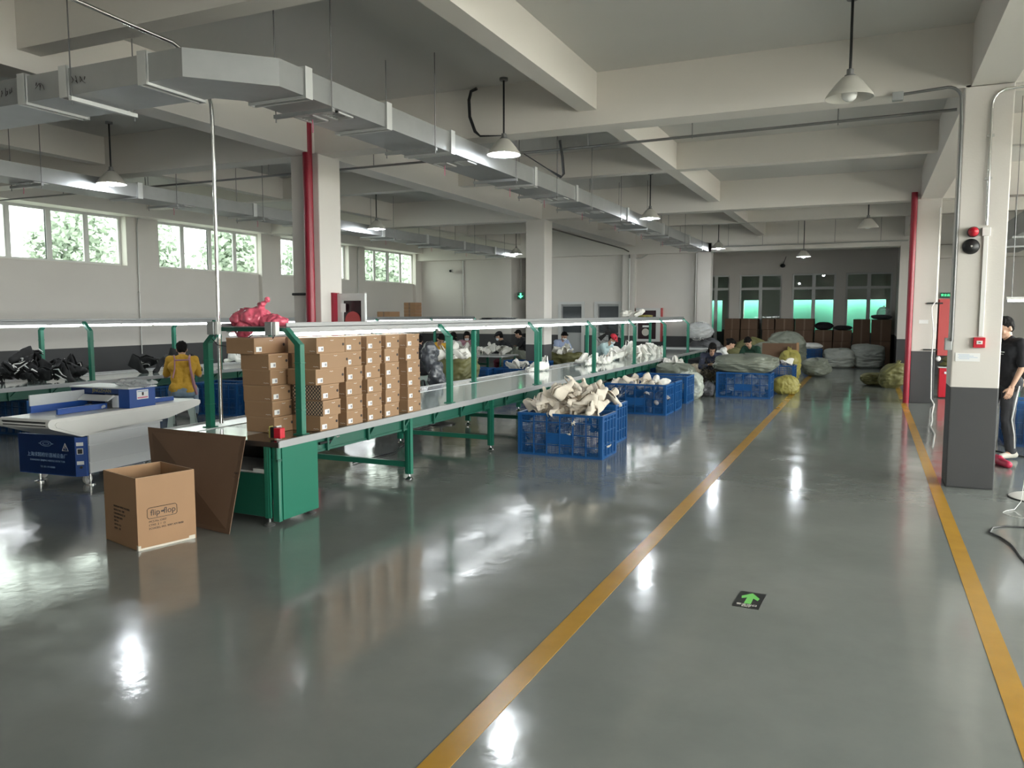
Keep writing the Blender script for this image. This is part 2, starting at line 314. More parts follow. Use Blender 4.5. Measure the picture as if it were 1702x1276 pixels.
def text(body, size, T, m, name, parent, thick=0.0006, align='CENTER', world=False):
    cu = bpy.data.curves.new(name, 'FONT'); cu.body = body; cu.size = size; cu.align_x = align; cu.align_y = 'CENTER'; cu.extrude = thick
    t = bpy.data.objects.new(name, cu); COL.objects.link(t); dg = bpy.context.evaluated_depsgraph_get()
    me = bpy.data.meshes.new_from_object(t.evaluated_get(dg)); COL.objects.unlink(t); bpy.data.objects.remove(t)
    if world and parent is not None: T = wmat(parent).inverted() @ T
    me.transform(T); me.materials.clear(); me.materials.append(m)
    o = bpy.data.objects.new(name, me); COL.objects.link(o)
    if parent is not None: o.parent = parent
    return o
def frame_T(origin, xdir, ydir):
    x = Vector(xdir).normalized(); y = Vector(ydir).normalized(); z = x.cross(y).normalized()
    return Matrix(((x[0],y[0],z[0],origin[0]),(x[1],y[1],z[1],origin[1]),(x[2],y[2],z[2],origin[2]),(0,0,0,1)))
def ordn(i): return ['bottom', 'second from the bottom', 'third from the bottom', 'fourth from the bottom', 'fifth from the bottom', 'topmost', 'seventh from the bottom'][i]
def arc(c, r, a0, a1, n, u, w):
    c = Vector(c); u = Vector(u); w = Vector(w)
    return [c + u*r*math.cos(a0+(a1-a0)*i/n) + w*r*math.sin(a0+(a1-a0)*i/n) for i in range(n+1)]

# ------------------------------------------------------------------ the hall
XL, XR, YB, YF, CZ = -15.2, 6.3, -6.0, 25.3, 4.46
struct(MB().box(-17, YB-0.5, -0.2, XR+0.3, 38, 0), 'floor', M['floor'], 'glossy grey-green epoxy floor')
struct(MB().box(XL-0.3, YB-0.3, CZ, XR+0.3, 38, CZ+0.2), 'ceiling', M['ceiling'], 'grey painted concrete slab between the beams')
LW = [(9.3,12.72),(13.6,17.1),(17.82,21.02),(21.9,25.15)]
def holed_wall(axis, c0, c1, a0, a1, z0, z1, holes):
    """wall slab; holes = (from, to, sill, head) along its length"""
    w = MB()
    def bx(u0, u1, za, zb):
        if u1-u0 < 1e-4 or zb-za < 1e-4: return
        if axis == 'y': w.box(c0, u0, za, c1, u1, zb)
        else: w.box(u0, c0, za, u1, c1, zb)
    u = a0
    for h in sorted(holes):
        bx(u, h[0], z0, z1); bx(h[0], h[1], z0, h[2]); bx(h[0], h[1], h[3], z1); u = h[1]
    bx(u, a1, z0, z1); return w
struct(holed_wall('y', XL-0.3, XL, YB, YF+0.3, 0, CZ, [(a, b, 2.78, 3.88) for a, b in LW]), 'wall_left', M['wall'], 'long white wall with grey dado and high ribbon windows')
RW = [(-5.4,-0.7),(-0.3,3.5),(3.9,7.7),(8.1,11.9),(12.3,16.1),(16.5,19.6)]  # unseen side windows; wall brought in and openings enlarged for more light
struct(holed_wall('y', XR, XR+0.3, YB, YF+0.3, 0, CZ, [(a, b, 0.9, 3.85) for a, b in RW]), 'wall_right', M['wall'])
BW = []
struct(holed_wall('x', YB-0.3, YB, XL, XR, 0, CZ, [(a, b, 0.9, 3.85) for a, b in BW]), 'wall_rear', M['wall'])
struct(holed_wall('x', YF, YF+0.3, XL, XR, 0, CZ, [(-11.45,-10.35,0,3.9),(-9.62,-8.82,0,2.06),(-8.33,-7.53,0,2.06),(-4.62,0.78,0,3.62)]), 'wall_front', M['wall'], 'white end wall with grey dado, two doors and the wide opening')
# windows: frame, mullions and one pane each
def ribbon_window(n, axis, c, a0, a1, z0, z1, panes=4, label=None, g=None, depth=0.05, transom=None):
    fr = MB()
    def bx(u0, u1, za, zb, d=depth):
        if axis == 'y': fr.box(c-d/2, u0, za, c+d/2, u1, zb)
        else: fr.box(u0, c-d/2, za, u1, c+d/2, zb)
    t = 0.055; bx(a0, a1, z0, z0+t); bx(a0, a1, z1-t, z1)
    W = (a1-a0)/panes
    for i in range(panes+1):
        u = a0+W*i; th = t if (i in (0, panes)) else (0.06 if i % 2 == 0 else 0.032)
        bx(max(a0, u-th), min(a1, u+th), z0+t, z1-t)
    if transom: bx(a0, a1, transom-0.045, transom+0.045, depth*1.15)
    for i in range(panes):
        u0 = a0+W*i; u1 = u0+W; bx(u0+0.03, u0+0.06, z0+t, z1-t, depth*0.7); bx(u1-0.06, u1-0.03, z0+t, z1-t, depth*0.7)
    o = struct(fr, 'window_%d' % n, M['fr'], label)
    gm = MB()
    if axis == 'y': gm.box(c-0.004, a0+0.02, z0+0.02, c+0.004, a1-0.02, z1-0.02)
    else: gm.box(a0+0.02, c-0.004, z0+0.02, a1-0.02, c+0.004, z1-0.02)
    gm.build('glazing', g or M['glass'], o)
    return o
NOPORT = False
def portal(loc, rot, sx, sy):
    l = bpy.data.lights.new('daylight_portal', 'AREA'); l.shape = 'RECTANGLE'; l.size = sx; l.size_y = sy
    l.cycles.is_portal = True
    if NOPORT: return
    o = bpy.data.objects.new('daylight_portal', l); COL.objects.link(o); o.location = loc; o.rotation_euler = rot; o['kind'] = 'helper'
nw = 0
for a, b in LW:
    nw += 1; ribbon_window(nw, 'y', XL-0.2, a, b, 2.78, 3.88, 4, 'high four-pane white window in the long wall', M['glass_hi'])
    portal((XL-0.32, (a+b)/2, 3.33), (0, -PI/2, 0), 1.1, b-a)
for a, b in RW:
    nw += 1; ribbon_window(nw, 'y', XR+0.2, a, b, 0.9, 3.85, 4)
    portal((XR+0.32, (a+b)/2, 2.4), (0, PI/2, 0), 2.95, b-a)
for a, b in BW:
    nw += 1; ribbon_window(nw, 'x', YB-0.2, a, b, 0.9, 3.85, 4)
    portal(((a+b)/2, YB-0.32, 2.5), (PI/2, 0, 0), b-a, 2.95)
# window sills on the long wall
for i, (a, b) in enumerate(LW): struct(MB().box(XL-0.16, a, 2.765, XL+0.03, b, 2.785), 'trim_%d' % (40+i), M['wall'])

# beams
tn = 0
def beam(x0, y0, z0, x1, y1, z1=CZ, label=None):
    global tn; tn += 1; struct(MB().box(x0, y0, z0, x1, y1, z1+0.002), 'trim_%d' % tn, M['ceiling2'], label)
M['ceiling2'] = mat('beam_paint', (0.70, 0.665, 0.62), 0.7, var=0.04, vscale=0.7)
for y in (0.62, 8.86, 17.04): beam(XL, y, 3.87, XR, y+0.34, label='deep painted concrete beam across the hall')
beam(XL, 25.0, 3.62, XR, 25.3, label='deep painted concrete beam above the end wall')
for y in (-3.4, 4.76, 12.98, 21.1): beam(XL, y, 4.04, XR, y+0.22, label='shallower painted concrete beam across the hall')
for x in (-15.2, -7.3, 0.80): beam(x, YB, 3.875, x+0.36, 25.0, label='deep painted concrete beam along the hall')
for x in (-11.2, -3.16, 5.0): beam(x, YB, 4.045, x+0.22, 25.0, label='shallower painted concrete beam along the hall')
# columns
CX_ = [-7.35, 0.748]
cn = 0
for y in (0.62, 8.86, 17.05):
    for x in CX_:
        if y == 0.62 and x > 0: pass
        cn += 1
        w = 0.47 if x < 0 else 0.415
        b = MB().bbox(x, y, 0, x+w, y+0.48, 3.9, 0.012)
        tag(b.build('pillar', M['wall']), None, None, kind='structure')
for x, y in ((-15.2, 24.9), (-7.4, 25.12), (-4.95, 25.0), (0.72, 24.95), (-15.2, 16.9), (-15.2, 8.8)):
    d = 0.12 if x < -15 else 0
    tag(MB().box(x, y, 0, x+(0.12 if x < -15 else 0.42), y+(0.4 if x < -15 else YF-y+0.01), 3.9).build('pillar', M['wall']), None, None, kind='structure')
# recess behind the opening and the lit room behind its windows
struct(MB().box(-7.2, YF+0.3, 0, -7.0, 30.0, CZ), 'wall_recess_side', M['wall'])
struct(MB().box(0.78, YF+0.3, 0, 0.98, 30.0, CZ), 'wall_recess_end', M['wall'])
R30 = [(-7.0,-6.2),(-5.75,-4.76),(-4.40,-2.92),(-2.57,-1.13),(-0.80,0.67)]
struct(holed_wall('x', 30.0, 30.25, -7.2, 2.5, 0, CZ, [(a, b, 0.05, 3.13) for a, b in R30[1:]]), 'wall_recess_back', M['wall'])
for a, b in R30[1:]:
    nw += 1; ribbon_window(nw, 'x', 30.12, a, b, 0.05, 3.13, 2, 'tall two-leaf window with transom behind the stacked cartons', M['glass_in'], 0.06, 2.62)
struct(MB().box(-9.2, 30.25, 0, -9.0, 37.2, CZ), 'wall_annex_side', M['wall']); struct(MB().box(2.3, 30.25, 0, 2.5, 37.2, CZ), 'wall_annex_end', M['wall'])
R37 = [(-8.3,-6.2),(-5.25,-4.6),(-3.5,-1.45),(-0.9,0.6)]
struct(holed_wall('x', 37.2, 37.4, -9.2, 2.5, 0, CZ, [(a, b, 0.9, 2.32) for a, b in R37]), 'wall_annex_back', M['wall'])
for a, b in R37:
    portal(((a+b)/2, 37.6, 1.8), (-PI/2, 0, 0), b-a, 1.9)
nt_ = tag(MB().box(-9, 37.9, 0.0, 2.4, 37.92, 2.45).build('safety_net', M['net']), 'green safety netting hung outside the far annex windows', 'netting')
# stair passage left of the middle pillar
struct(MB().box(-11.75, YF+0.3, 0, -11.45, 31, CZ), 'wall_passage_left', M['wall']); struct(MB().box(-10.35, YF+0.3, 0, -10.05, 31, CZ), 'wall_passage_right', M['wall'])
struct(MB().box(-11.5, 29.0, 0, -10.3, 29.2, CZ), 'wall_passage_back', M['wall'])
st = thing('staircase', 'concrete stairs with a white metal railing in the passage', 'stairs', (-11.1, 28.2, 0))
s_ = MB()
for i in range(9): s_.box(-11.44, 27.0+i*0.2, 0, -10.4, 27.2+i*0.2+ (0.0), 0.17*(i+1))
s_.build('steps', M['steelgrey'], st, world=True)
r_ = MB()
for i in range(9): r_.cyl((-11.3, 27.1+i*0.2, 0.17*(i+1)), (-11.3, 27.1+i*0.2, 0.17*(i+1)+0.9), 0.012, n=6)
r_.cyl((-11.3, 27.0, 1.0), (-11.3, 28.8, 2.5), 0.025, n=8); r_.build('railing', M['whitep'], st, world=True)

# doors in the end wall
for i, (a, b) in enumerate(((-9.62,-8.82),(-8.33,-7.53))):
    d = struct(MB().box(a, YF+0.06, 0, b, YF+0.1, 2.06), 'door_%d' % (i+1), M['steelgrey'], 'grey door with a dark glazed upper panel')
    f = MB(); f.box(a-0.07, YF-0.03, 0, a+0.03, YF+0.12, 2.12); f.box(b-0.03, YF-0.03, 0, b+0.07, YF+0.12, 2.12); f.box(a+0.03, YF-0.03, 2.03, b-0.03, YF+0.12, 2.12)
    f.build('door_frame', M['fr'], d)
    MB().box(a+0.08, YF+0.045, 1.08, b-0.06, YF+0.058, 1.96).build('glazed_panel', M['slate'], d)
    hb = MB(); hb.cyl((a+0.1, YF+0.06, 1.0), (a+0.1, YF-0.0, 1.0), 0.014, n=8); hb.cyl((a+0.1, YF, 1.0), (a+0.22, YF, 1.0), 0.01, n=8); hb.build('door_handle', M['chrome'], d)

# painted lines
def road(x, y0, y1, w, n): tag(MB().box(x-w/2, y0, 0.0, x+w/2, y1, 0.0022).build('floor_marking', M['yellow']), 'yellow painted aisle line', None, kind='structure')
road(-1.45, -3, 26.5, 0.115, 0); road(0.655, -3, 24.0, 0.105, 1)

# ------------------------------------------------------------------ outside: ground and trees
tag(MB().box(-70, -30, -0.35, -15.6, 60, -0.25).build('ground', M['ground']), None, None, kind='structure')
tag(MB().box(6.7, -40, -0.35, 60, 60, -0.25).build('ground', M['ground_r']), None, None, kind='structure')  # unseen pale ground, added to bounce daylight up to the ceiling
def tree_mesh(seed):
    R = random.Random(seed); lf = MB()
    for k in range(26):
        a = R.uniform(0, 2*PI); h = R.uniform(-1, 1); rr = R.uniform(0.2, 1.0)*1.25*math.sqrt(max(0.1, 1-h*h)); c = Vector((rr*math.cos(a), rr*math.sin(a), 3.9+h*1.6)); r = R.uniform(0.45, 0.8)
        for j in range(80):
            d = Vector((R.gauss(0,1), R.gauss(0,1), R.gauss(0,1))).normalized()*r*R.uniform(0.7, 1.08); p = c+d
            u = Vector((R.gauss(0,1), R.gauss(0,1), R.gauss(0,1))).normalized()*0.15; w = u.cross(d).normalized()*0.08
            lf.add([p-u, p+w, p+u, p-w], [(0,1,2,3)])
    return lf
tm = [tree_mesh(s) for s in (1, 2, 3)]
protos = []
for i in range(3):
    t = thing('tree', '', 'tree'); tm[i].build('foliage', M['leaf'], t); MB().tube([(0,0,0),(0.05,0.05,1.4),(0,0,3.4)], [0.14,0.11,0.05]).build('trunk', M['bark'], t); protos.append(t)
tw = ['fourth', 'third', 'second', 'first']
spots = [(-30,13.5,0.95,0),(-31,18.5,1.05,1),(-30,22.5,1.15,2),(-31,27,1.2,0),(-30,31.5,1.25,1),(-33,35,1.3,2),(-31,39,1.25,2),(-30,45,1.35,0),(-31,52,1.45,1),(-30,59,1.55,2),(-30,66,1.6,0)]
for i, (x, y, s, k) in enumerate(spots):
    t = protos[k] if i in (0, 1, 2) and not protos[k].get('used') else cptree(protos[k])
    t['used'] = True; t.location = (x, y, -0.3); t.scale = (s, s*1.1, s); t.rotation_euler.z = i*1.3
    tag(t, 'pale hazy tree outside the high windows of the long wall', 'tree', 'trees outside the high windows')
for o in bpy.data.objects:
    if 'used' in o.keys(): del o['used']

# ------------------------------------------------------------------ pendant lamps
def pendant(name, label, x, y, lit=True, zb=3.58, top=CZ, tilt=0.0):
    t = thing('pendant_lamp', label, 'lamp', (x, y, zb), group=None)
    h = top-zb
    r = MB(); r.cyl((0,0,0.2), (0,0,h-0.02), 0.012, n=8); r.build('rod', M['black'], t)
    MB().cyl((0,0,h-0.03), (0,0,h), 0.05, n=16).build('ceiling_rose', M['steel'], t)
    MB().lathe([(0.0,0.245),(0.028,0.245),(0.03,0.2),(0.045,0.195),(0.05,0.17)], n=16).build('lamp_holder', M['steel'], t, smooth=True)
    MB().lathe([(0.045,0.185),(0.07,0.172),(0.11,0.13),(0.165,0.06),(0.195,0.018),(0.2,0.0),(0.196,0.0),(0.16,0.055),(0.105,0.122),(0.05,0.165)], n=32).build('shade', M['shade'], t, smooth=60)
    b = MB(); b.lathe([(0.0,-0.03),(0.03,-0.025),(0.055,-0.005),(0.063,0.02),(0.063,0.075),(0.05,0.11),(0.025,0.14),(0.0,0.16)], n=20); b.build('bulb', M['bulb'] if lit else M['bulb_off'], t, smooth=True)
    if lit:
        l = bpy.data.lights.new('bulb_light', 'POINT'); l.energy = LAMP_W; l.color = (0.88, 0.95, 1.0); l.shadow_soft_size = 0.06
        o = bpy.data.objects.new('bulb_light', l); COL.objects.link(o); o.parent = t; o.location = (0, 0, -0.045); o['kind'] = 'helper'
    if tilt: t.rotation_euler = (tilt, 0, 0)
    return t
pendant('l', 'lit white pendant lamp beside the black hose loop under the middle duct', -4.0, 8.62)
pendant('l', 'lit pendant lamp over the conveyor, level with the second hall beam', -4.02, 15.5)
pendant('l', 'lit pendant lamp at the far end of the middle duct', -4.05, 23.4)
pendant('l', 'lit pendant lamp in front of the dark windows, centre of the wide opening', -1.82, 24.6, zb=3.36, top=3.64+0.8)
pendant('l', 'unlit white pendant lamp close to the camera, bulb showing', -0.235, 7.7, lit=False, zb=3.6)
pendant('l', 'unlit pendant lamp hanging crooked above the end of the aisle', -0.1, 17.6, lit=False, zb=3.44, tilt=0.12)
pendant('l', 'lit pendant lamp in front of the first window duct, above the packing machine', -10.05, 8.2)
pendant('l', 'lit pendant lamp to one side of the red riser, halfway along the window duct', -10.02, 14.9)
pendant('l', 'lit pendant lamp at the far end of the window duct', -10.2, 22.9)
pendant('l', 'unlit pendant lamp in the bay behind the near pillar', 4.0, 21.5, lit=False, zb=3.4)
for x, y in ((-0.2, 0.2), (-4.0, 0.2), (-10.3, 0.2), (4.8, 8.0), (4.8, 15.5), (4.8, 0.2)):  # unseen bare point lights out of frame, no lamp bodies
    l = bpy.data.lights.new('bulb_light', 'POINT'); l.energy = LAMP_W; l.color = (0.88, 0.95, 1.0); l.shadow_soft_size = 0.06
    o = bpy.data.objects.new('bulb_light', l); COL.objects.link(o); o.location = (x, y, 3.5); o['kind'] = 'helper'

# ------------------------------------------------------------------ ducts
def duct_profile(path, w, z0, z1):
    """rectangular duct swept along a plan polyline (mitred)"""
    P = [Vector((x, y, 0)) for x, y in path]; rings = []
    for i, p in enumerate(P):
        a = (p-P[i-1]).normalized() if i else (P[1]-p).normalized(); b = (P[i+1]-p).normalized() if i < len(P)-1 else a
        n = (a+b).normalized(); side = Vector((-n.y, n.x, 0)); k = (w/2)/max(0.3, side.dot(Vector((-a.y, a.x, 0))))
        rings.append([p+side*k+Vector((0,0,z0)), p-side*k+Vector((0,0,z0)), p-side*k+Vector((0,0,z1)), p+side*k+Vector((0,0,z1))])
    m = MB(); vs = [q for r in rings for q in r]; fs = []
    for i in range(len(P)-1):
        for k in range(4): fs.append((i*4+k, i*4+(k+1) % 4, (i+1)*4+(k+1) % 4, (i+1)*4+k))
    fs += [(3,2,1,0), tuple((len(P)-1)*4+k for k in range(4))]
    return m.add(vs, fs)
def duct(label, path, w, z0, z1, joints, bars, vents, marks=()):
    t = thing('air_duct', label, 'duct', (path[-1][0], path[-1][1], z0))
    duct_profile(path, w, z0, z1).build('duct_body', M['galv'], t, world=True)
    for (x, y, dx) in joints:       # flanges: dx True when the duct runs along x
        f = MB(); e = 0.02
        for o in (-0.035, 0.035):
            if dx: f.box(x+o-0.01, y-w/2-e, z0-e, x+o+0.01, y+w/2+e, z1+e)
            else: f.box(x-w/2-e, y+o-0.01, z0-e, x+w/2+e, y+o+0.01, z1+e)
        for u in (-1, 1):
            if dx: f.box(x-0.045, y+u*(w/2+e)-0.006, z0-e, x+0.045, y+u*(w/2+e)+0.006, z1+e)
            else: f.box(x+u*(w/2+e)-0.006, y-0.045, z0-e, x+u*(w/2+e)+0.006, y+0.045, z1+e)
        f.build('flange', M['flange'], t, world=True)
    for (x, y, dx) in bars:
        f = MB(); h = w/2+0.04
        if dx:
            f.box(x-0.015, y-h, z0-0.055, x+0.02, y+h, z0-0.022); ends = ((x, y-h+0.015), (x, y+h-0.015))
        else:
            f.box(x-h, y-0.015, z0-0.055, x+h, y+0.02, z0-0.022); ends = ((x-h+0.015, y), (x+h-0.015, y))
        b = f.build('hanger_bar', M['flange'] if dx else M['galv'], t, world=True)
        for ex, ey in ends:
            top = CZ
            for by in (4.76, 12.98, 21.1):
                if by-0.02 < ey < by+0.24: top = 4.04
            for by in (8.86, 17.04):
                if by-0.02 < ey < by+0.36: top = 3.87
            r = MB().cyl((ex, ey, z0-0.09), (ex, ey, top+0.002), 0.0055, n=6).build('hanger_rod', M['steel'], t, world=True)
    for (x, y) in vents:
        v = MB()
        for o in (-0.14, 0.14):
            a0, a1, b0, b1 = x+o-0.095, x+o+0.095, y-0.13, y+0.13
            v.box(a0, b0, z0-0.012, a1, b0+0.02, z0); v.box(a0, b1-0.02, z0-0.012, a1, b1, z0); v.box(a0, b0, z0-0.012, a0+0.02, b1, z0); v.box(a1-0.02, b0, z0-0.012, a1, b1, z0)
            for k in range(5): v.box(a0+0.02, b0+0.035+k*0.042, z0-0.01, a1-0.02, b0+0.045+k*0.042, z0-0.003)
        v.build('vent_grille', M['flange'], t, world=True)
        rb = MB(); rb.tube([(x-0.14, y, z0-0.012), (x-0.143, y+0.01, z0-0.07), (x-0.138, y, z0-0.13)], 0.005, 6); rb.build('ribbon', M['magenta'], t, world=True)
    R = random.Random(5)
    for (x, y, n) in marks:
        g = MB()
        for k in range(n):
            pts = [(x+k*0.055+R.uniform(-0.01, 0.05)*u/4, y, (z0+z1)/2+0.02*math.sin(u*1.9+k)+R.uniform(-0.02, 0.02)) for u in range(6)]
            g.tube(pts, 0.0025, 4)
        g.build('marker_scribble', M['ink'], t, world=True)
    return t
ys = [5.72, 7.5, 9.62, 11.1, 12.7, 14.4, 16.3, 18.2, 20.0, 22.2]
duct('galvanised rectangular air duct that turns over the conveyor and runs down the hall', [(-9.5, 4.86), (-4.92, 4.86), (-4.59, 5.2), (-4.59, 23.3)], 0.56, 3.505, 3.72,
     [(-6.62, 4.86, True), (-6.1, 4.86, True), (-5.2, 4.86, True), (-8.3, 4.86, True)] + [(-4.59, y, False) for y in (5.42, 6.62, 7.9, 10.3, 12.0, 14.9, 17.8, 20.6)],
     [(-6.0, 4.86, True), (-7.9, 4.86, True)] + [(-4.59, y, False) for y in ys], [(-4.59, y+0.3) for y in (5.72, 8.2, 10.1, 11.4, 13.2, 15.2, 17.2, 19.2, 21.2)], marks=[(-6.45, 4.57, 2), (-6.02, 4.57, 4), (-6.95, 4.57, 4)])
yb = [3.0, 5.2, 7.3, 9.6, 11.6, 13.8, 16.0, 18.2, 20.2, 22.2]
duct('long galvanised air duct running beside the high windows', [(-10.6, -4.0), (-10.6, 23.1)], 0.58, 3.5, 3.7,
     [(-10.6, y, False) for y in (4.0, 6.4, 8.9, 11.4, 12.9, 15.6, 17.6, 19.6, 21.6)], [(-10.6, y, False) for y in yb], [(-10.6, y+0.35) for y in (7.0, 9.6, 11.6, 13.8, 16.0, 18.2, 20.2)])
dd = thing('air_duct', 'grey air duct in the bay behind the near pillar', 'duct', (2.9, 15, 3.2))
duct_profile([(2.95, 6.5), (2.95, 23.5)], 0.75, 3.25, 3.65).build('duct_body', M['galv'], dd, world=True)
for y in (8.5, 10.8, 13.1, 15.6, 18.4, 21.0):
    MB().box(2.5, y, 3.2, 3.4, y+0.03, 3.24).build('hanger_bar', M['galv'], dd, world=True)
    for x in (2.53, 3.37): MB().cyl((x, y+0.015, 3.18), (x, y+0.015, CZ), 0.006, n=6).build('hanger_rod', M['steel'], dd, world=True)

# ------------------------------------------------------------------ pipes, conduits, wall fittings
def pipe(label, pts, r, m, cat='pipe', name='pipe', clips=(), n=10):
    t = tag(MB().tube(pts, r, n).build(name, m, smooth=True), label, cat)
    for c in clips: MB().box(c[0]-0.03, c[1]-0.012, c[2]-0.012, c[0]+0.03, c[1]+0.012, c[2]+0.012).build('pipe_clip', M['conduit'], t)
    return t
pipe('thick dark red fire riser in front of the pillar behind the shoe boxes', [(-6.98, 8.76, 0.0), (-6.98, 8.76, 3.9), (-6.98, 8.76, 4.44)], 0.065, M['red'], name='fire_riser', n=20)
pipe('dark red fire riser on the second pillar along the aisle', [(0.69, 16.96, 0.0), (0.69, 16.96, 4.0)], 0.055, M['red'], name='fire_riser', n=20)
h = pipe('thin steel pipe hung across the hall just beyond the deep beam', [(-15.2, 9.62, 3.8), (-7.0, 9.62, 3.8), (-3.5, 9.62, 3.8), (0.75, 9.62, 3.84)], 0.016, M['steel'])
for x in (-13, -11, -8.4, -6.5, -5.2, -3.3, -2.0, -0.4): MB().cyl((x, 9.62, 3.79), (x, 9.62, CZ), 0.006, n=6).build('hanger_rod', M['steel'], h)
h = pipe('thin steel pipe hung across the end of the hall under the last beam', [(-4.5, 24.8, 3.75), (0.9, 24.8, 3.75)], 0.018, M['conduit'])
for x in (-4.0, -3.0, -2.0, -1.0, 0.2): MB().cyl((x, 24.8, 3.74), (x, 24.8, CZ), 0.006, n=6).build('hanger_rod', M['steel'], h)
pipe('polished steel conduit pole dropping from the slab to the conveyor end', [(-5.28, 2.6, 3.98), (-5.32, 3.6, 4.0), (-5.35, 4.6, 3.97)] + arc((-5.35, 4.9, 3.45), 0.52, PI/2, 0, 8, (0,1,0), (0,0,1))[1:] + [(-5.37, 5.44, 2.4), (-5.38, 5.44, 0.72)], 0.017, M['chrome'], name='conduit_pole', clips=[(-5.32, 3.9, 4.02)], n=12)
w = pipe('dark brown pipe running above the high windows', [(-15.1, -5, 3.96), (-15.1, 24.6, 3.96)], 0.035, M['dkpipe'])
for y in (6, 8.9, 11.3, 14, 16.6, 19.5, 22): MB().box(-15.2, y-0.05, 3.97, -15.05, y+0.05, 4.02).build('pipe_clip', M['dkpipe'], w)
for y, l in ((12.98, 'first'), (17.35, 'second'), (21.45, 'third')):
    pipe('grey conduit down the white pier after the %s visible window' % l, [(-15.16, y+0.2, 3.9), (-15.16, y+0.03, 3.86), (-15.16, y, 3.7), (-15.16, y, 0.8)], 0.013, M['conduit'], clips=[(-15.17, y, 2.2)])
pipe('grey conduit bent over the end wall by the camera', [(-14.6, 25.26, 3.72), (-13.5, 25.26, 3.72)] + arc((-13.5, 25.26, 3.55), 0.17, PI/2, 0, 6, (1,0,0), (0,0,1))[1:] + [(-13.33, 25.26, 1.2)], 0.022, M['conduit'])
pipe('white trunking conduit on the end wall between the doors and fire cabinet', [(-7.15, 25.09, 3.55), (-7.15, 25.09, 0.8)], 0.02, M['conduit'], clips=[(-7.15, 25.1, 2.0), (-7.15, 25.1, 3.0)])
pipe('dark conduit sloping under the beam to the end wall pilaster', [(-7.15, 18.0, 3.78), (-7.25, 24.7, 3.78), (-7.15, 25.05, 3.7), (-7.15, 25.06, 3.5)], 0.02, M['dkpipe'])
pipe('grey conduit branching from the pilaster over the end wall', [(-7.1, 25.2, 3.5), (-6.8, 25.2, 3.5), (-6.5, 25.22, 3.68), (-4.7, 25.22, 3.72)], 0.018, M['conduit'])
pipe('thin cable hanging down the end wall beside the wide opening', [(-4.98, 24.96, 3.6), (-4.98, 24.96, 1.5), (-4.98, 24.96, 1.42)], 0.012, M['conduit'], cat='cable', name='wall_cable')
cm = thing('security_camera', 'small white security camera on the end wall left of the middle pillar', 'camera', (-13.75, 25.15, 3.25))
MB().cyl((-13.75, 25.28, 3.2), (-13.75, 25.1, 3.22), 0.02).build('bracket', M['whitep'], cm, world=True)
MB().cyl((-13.75, 25.16, 3.25), (-13.68, 24.95, 3.23), 0.06, n=16).build('housing', M['whitep'], cm, world=True); MB().cyl((-13.68, 24.955, 3.23), (-13.677, 24.94, 3.23), 0.045, n=16).build('lens', M['black'], cm, world=True)
wc = thing('security_camera', 'small dark camera hanging from a cable in the dark recess', 'camera', (-2.9, 29.9, 3.4))
MB().ell((-2.9, 29.9, 3.42), (0.09, 0.09, 0.07)).build('housing', M['black'], wc, world=True); MB().tube([(-2.9, 29.95, 3.45), (-2.85, 29.97, 3.6), (-2.8, 29.97, 3.75)], 0.01, 6).build('cable', M['black'], wc, world=True)
# near pillar fittings
jb = thing('junction_box', 'grey junction box with a conduit bending down the near pillar', 'junction box', (0.17, 8.82, 3.8))
MB().bbox(0.12, 8.78, 3.8, 0.22, 8.86, 3.88, 0.006).build('box', M['galv'], jb, world=True)
pipe('dark conduit running from the junction box down the edge of the near pillar', [(0.22, 8.83, 3.86), (0.6, 8.82, 3.88)] + arc((0.6, 8.82, 3.76), 0.12, PI/2, 0, 6, (1,0,0), (0,0,1))[1:] + [(0.735, 8.84, 3.5), (0.74, 8.84, 1.55), (0.74, 8.84, 1.45)], 0.014, M['steel'])
tag(MB().bbox(0.685, 8.86, 1.36, 0.748, 8.95, 1.48, 0.005).build('switch_box', M['galv']), 'small grey switch box on the left edge of the near pillar', 'switch box')
pipe('bright conduit bending from the beam down the middle of the near pillar', [(1.6, 8.83, 3.82), (1.2, 8.83, 3.82)] + arc((1.12, 8.83, 3.68), 0.14, PI/2, PI, 6, (1,0,0), (0,0,1))[1:] + [(0.98, 8.83, 3.3), (0.985, 8.83, 2.56)], 0.013, M['chrome'], clips=[(0.98, 8.84, 3.4), (0.98, 8.84, 3.0)])
al = thing('fire_alarm', 'red strobe over a black alarm bell on the near pillar', 'alarm', (0.87, 8.84, 2.4))
MB().cyl((0.875, 8.86, 2.5), (0.875, 8.80, 2.5), 0.05, n=20).build('base', M['black'], al, world=True)
MB().lathe([(0.0,0.075),(0.02,0.07),(0.04,0.045),(0.046,0.0)], n=20, T=Matrix.Translation((0.875, 8.80, 2.5)) @ Matrix.Rotation(PI/2, 4, 'X')).build('strobe', M['red_b'], al, smooth=True, world=True)
MB().lathe([(0.0,0.05),(0.015,0.048),(0.05,0.04),(0.07,0.02),(0.075,0.0),(0.0,0.0)], n=28, T=Matrix.Translation((0.865, 8.85, 2.365)) @ Matrix.Rotation(PI/2, 4, 'X')).build('bell', M['black'], al, smooth=True, world=True)
MB().cyl((0.865, 8.805, 2.365), (0.865, 8.795, 2.365), 0.009).build('bell_screw', M['chrome'], al, world=True)
MB().bbox(0.95, 8.82, 2.46, 1.02, 8.86, 2.54, 0.004).build('connection_box', M['whitep'], al, world=True)
tag(MB().bbox(0.965, 8.835, 1.5, 1.005, 8.862, 2.46, 0.004).build('cable_trunking', M['whitep']), 'white plastic trunking above the red call point on the near pillar', 'trunking')
cp = thing('call_point', 'red square fire alarm call point on the near pillar', 'call point', (0.975, 8.83, 1.44))
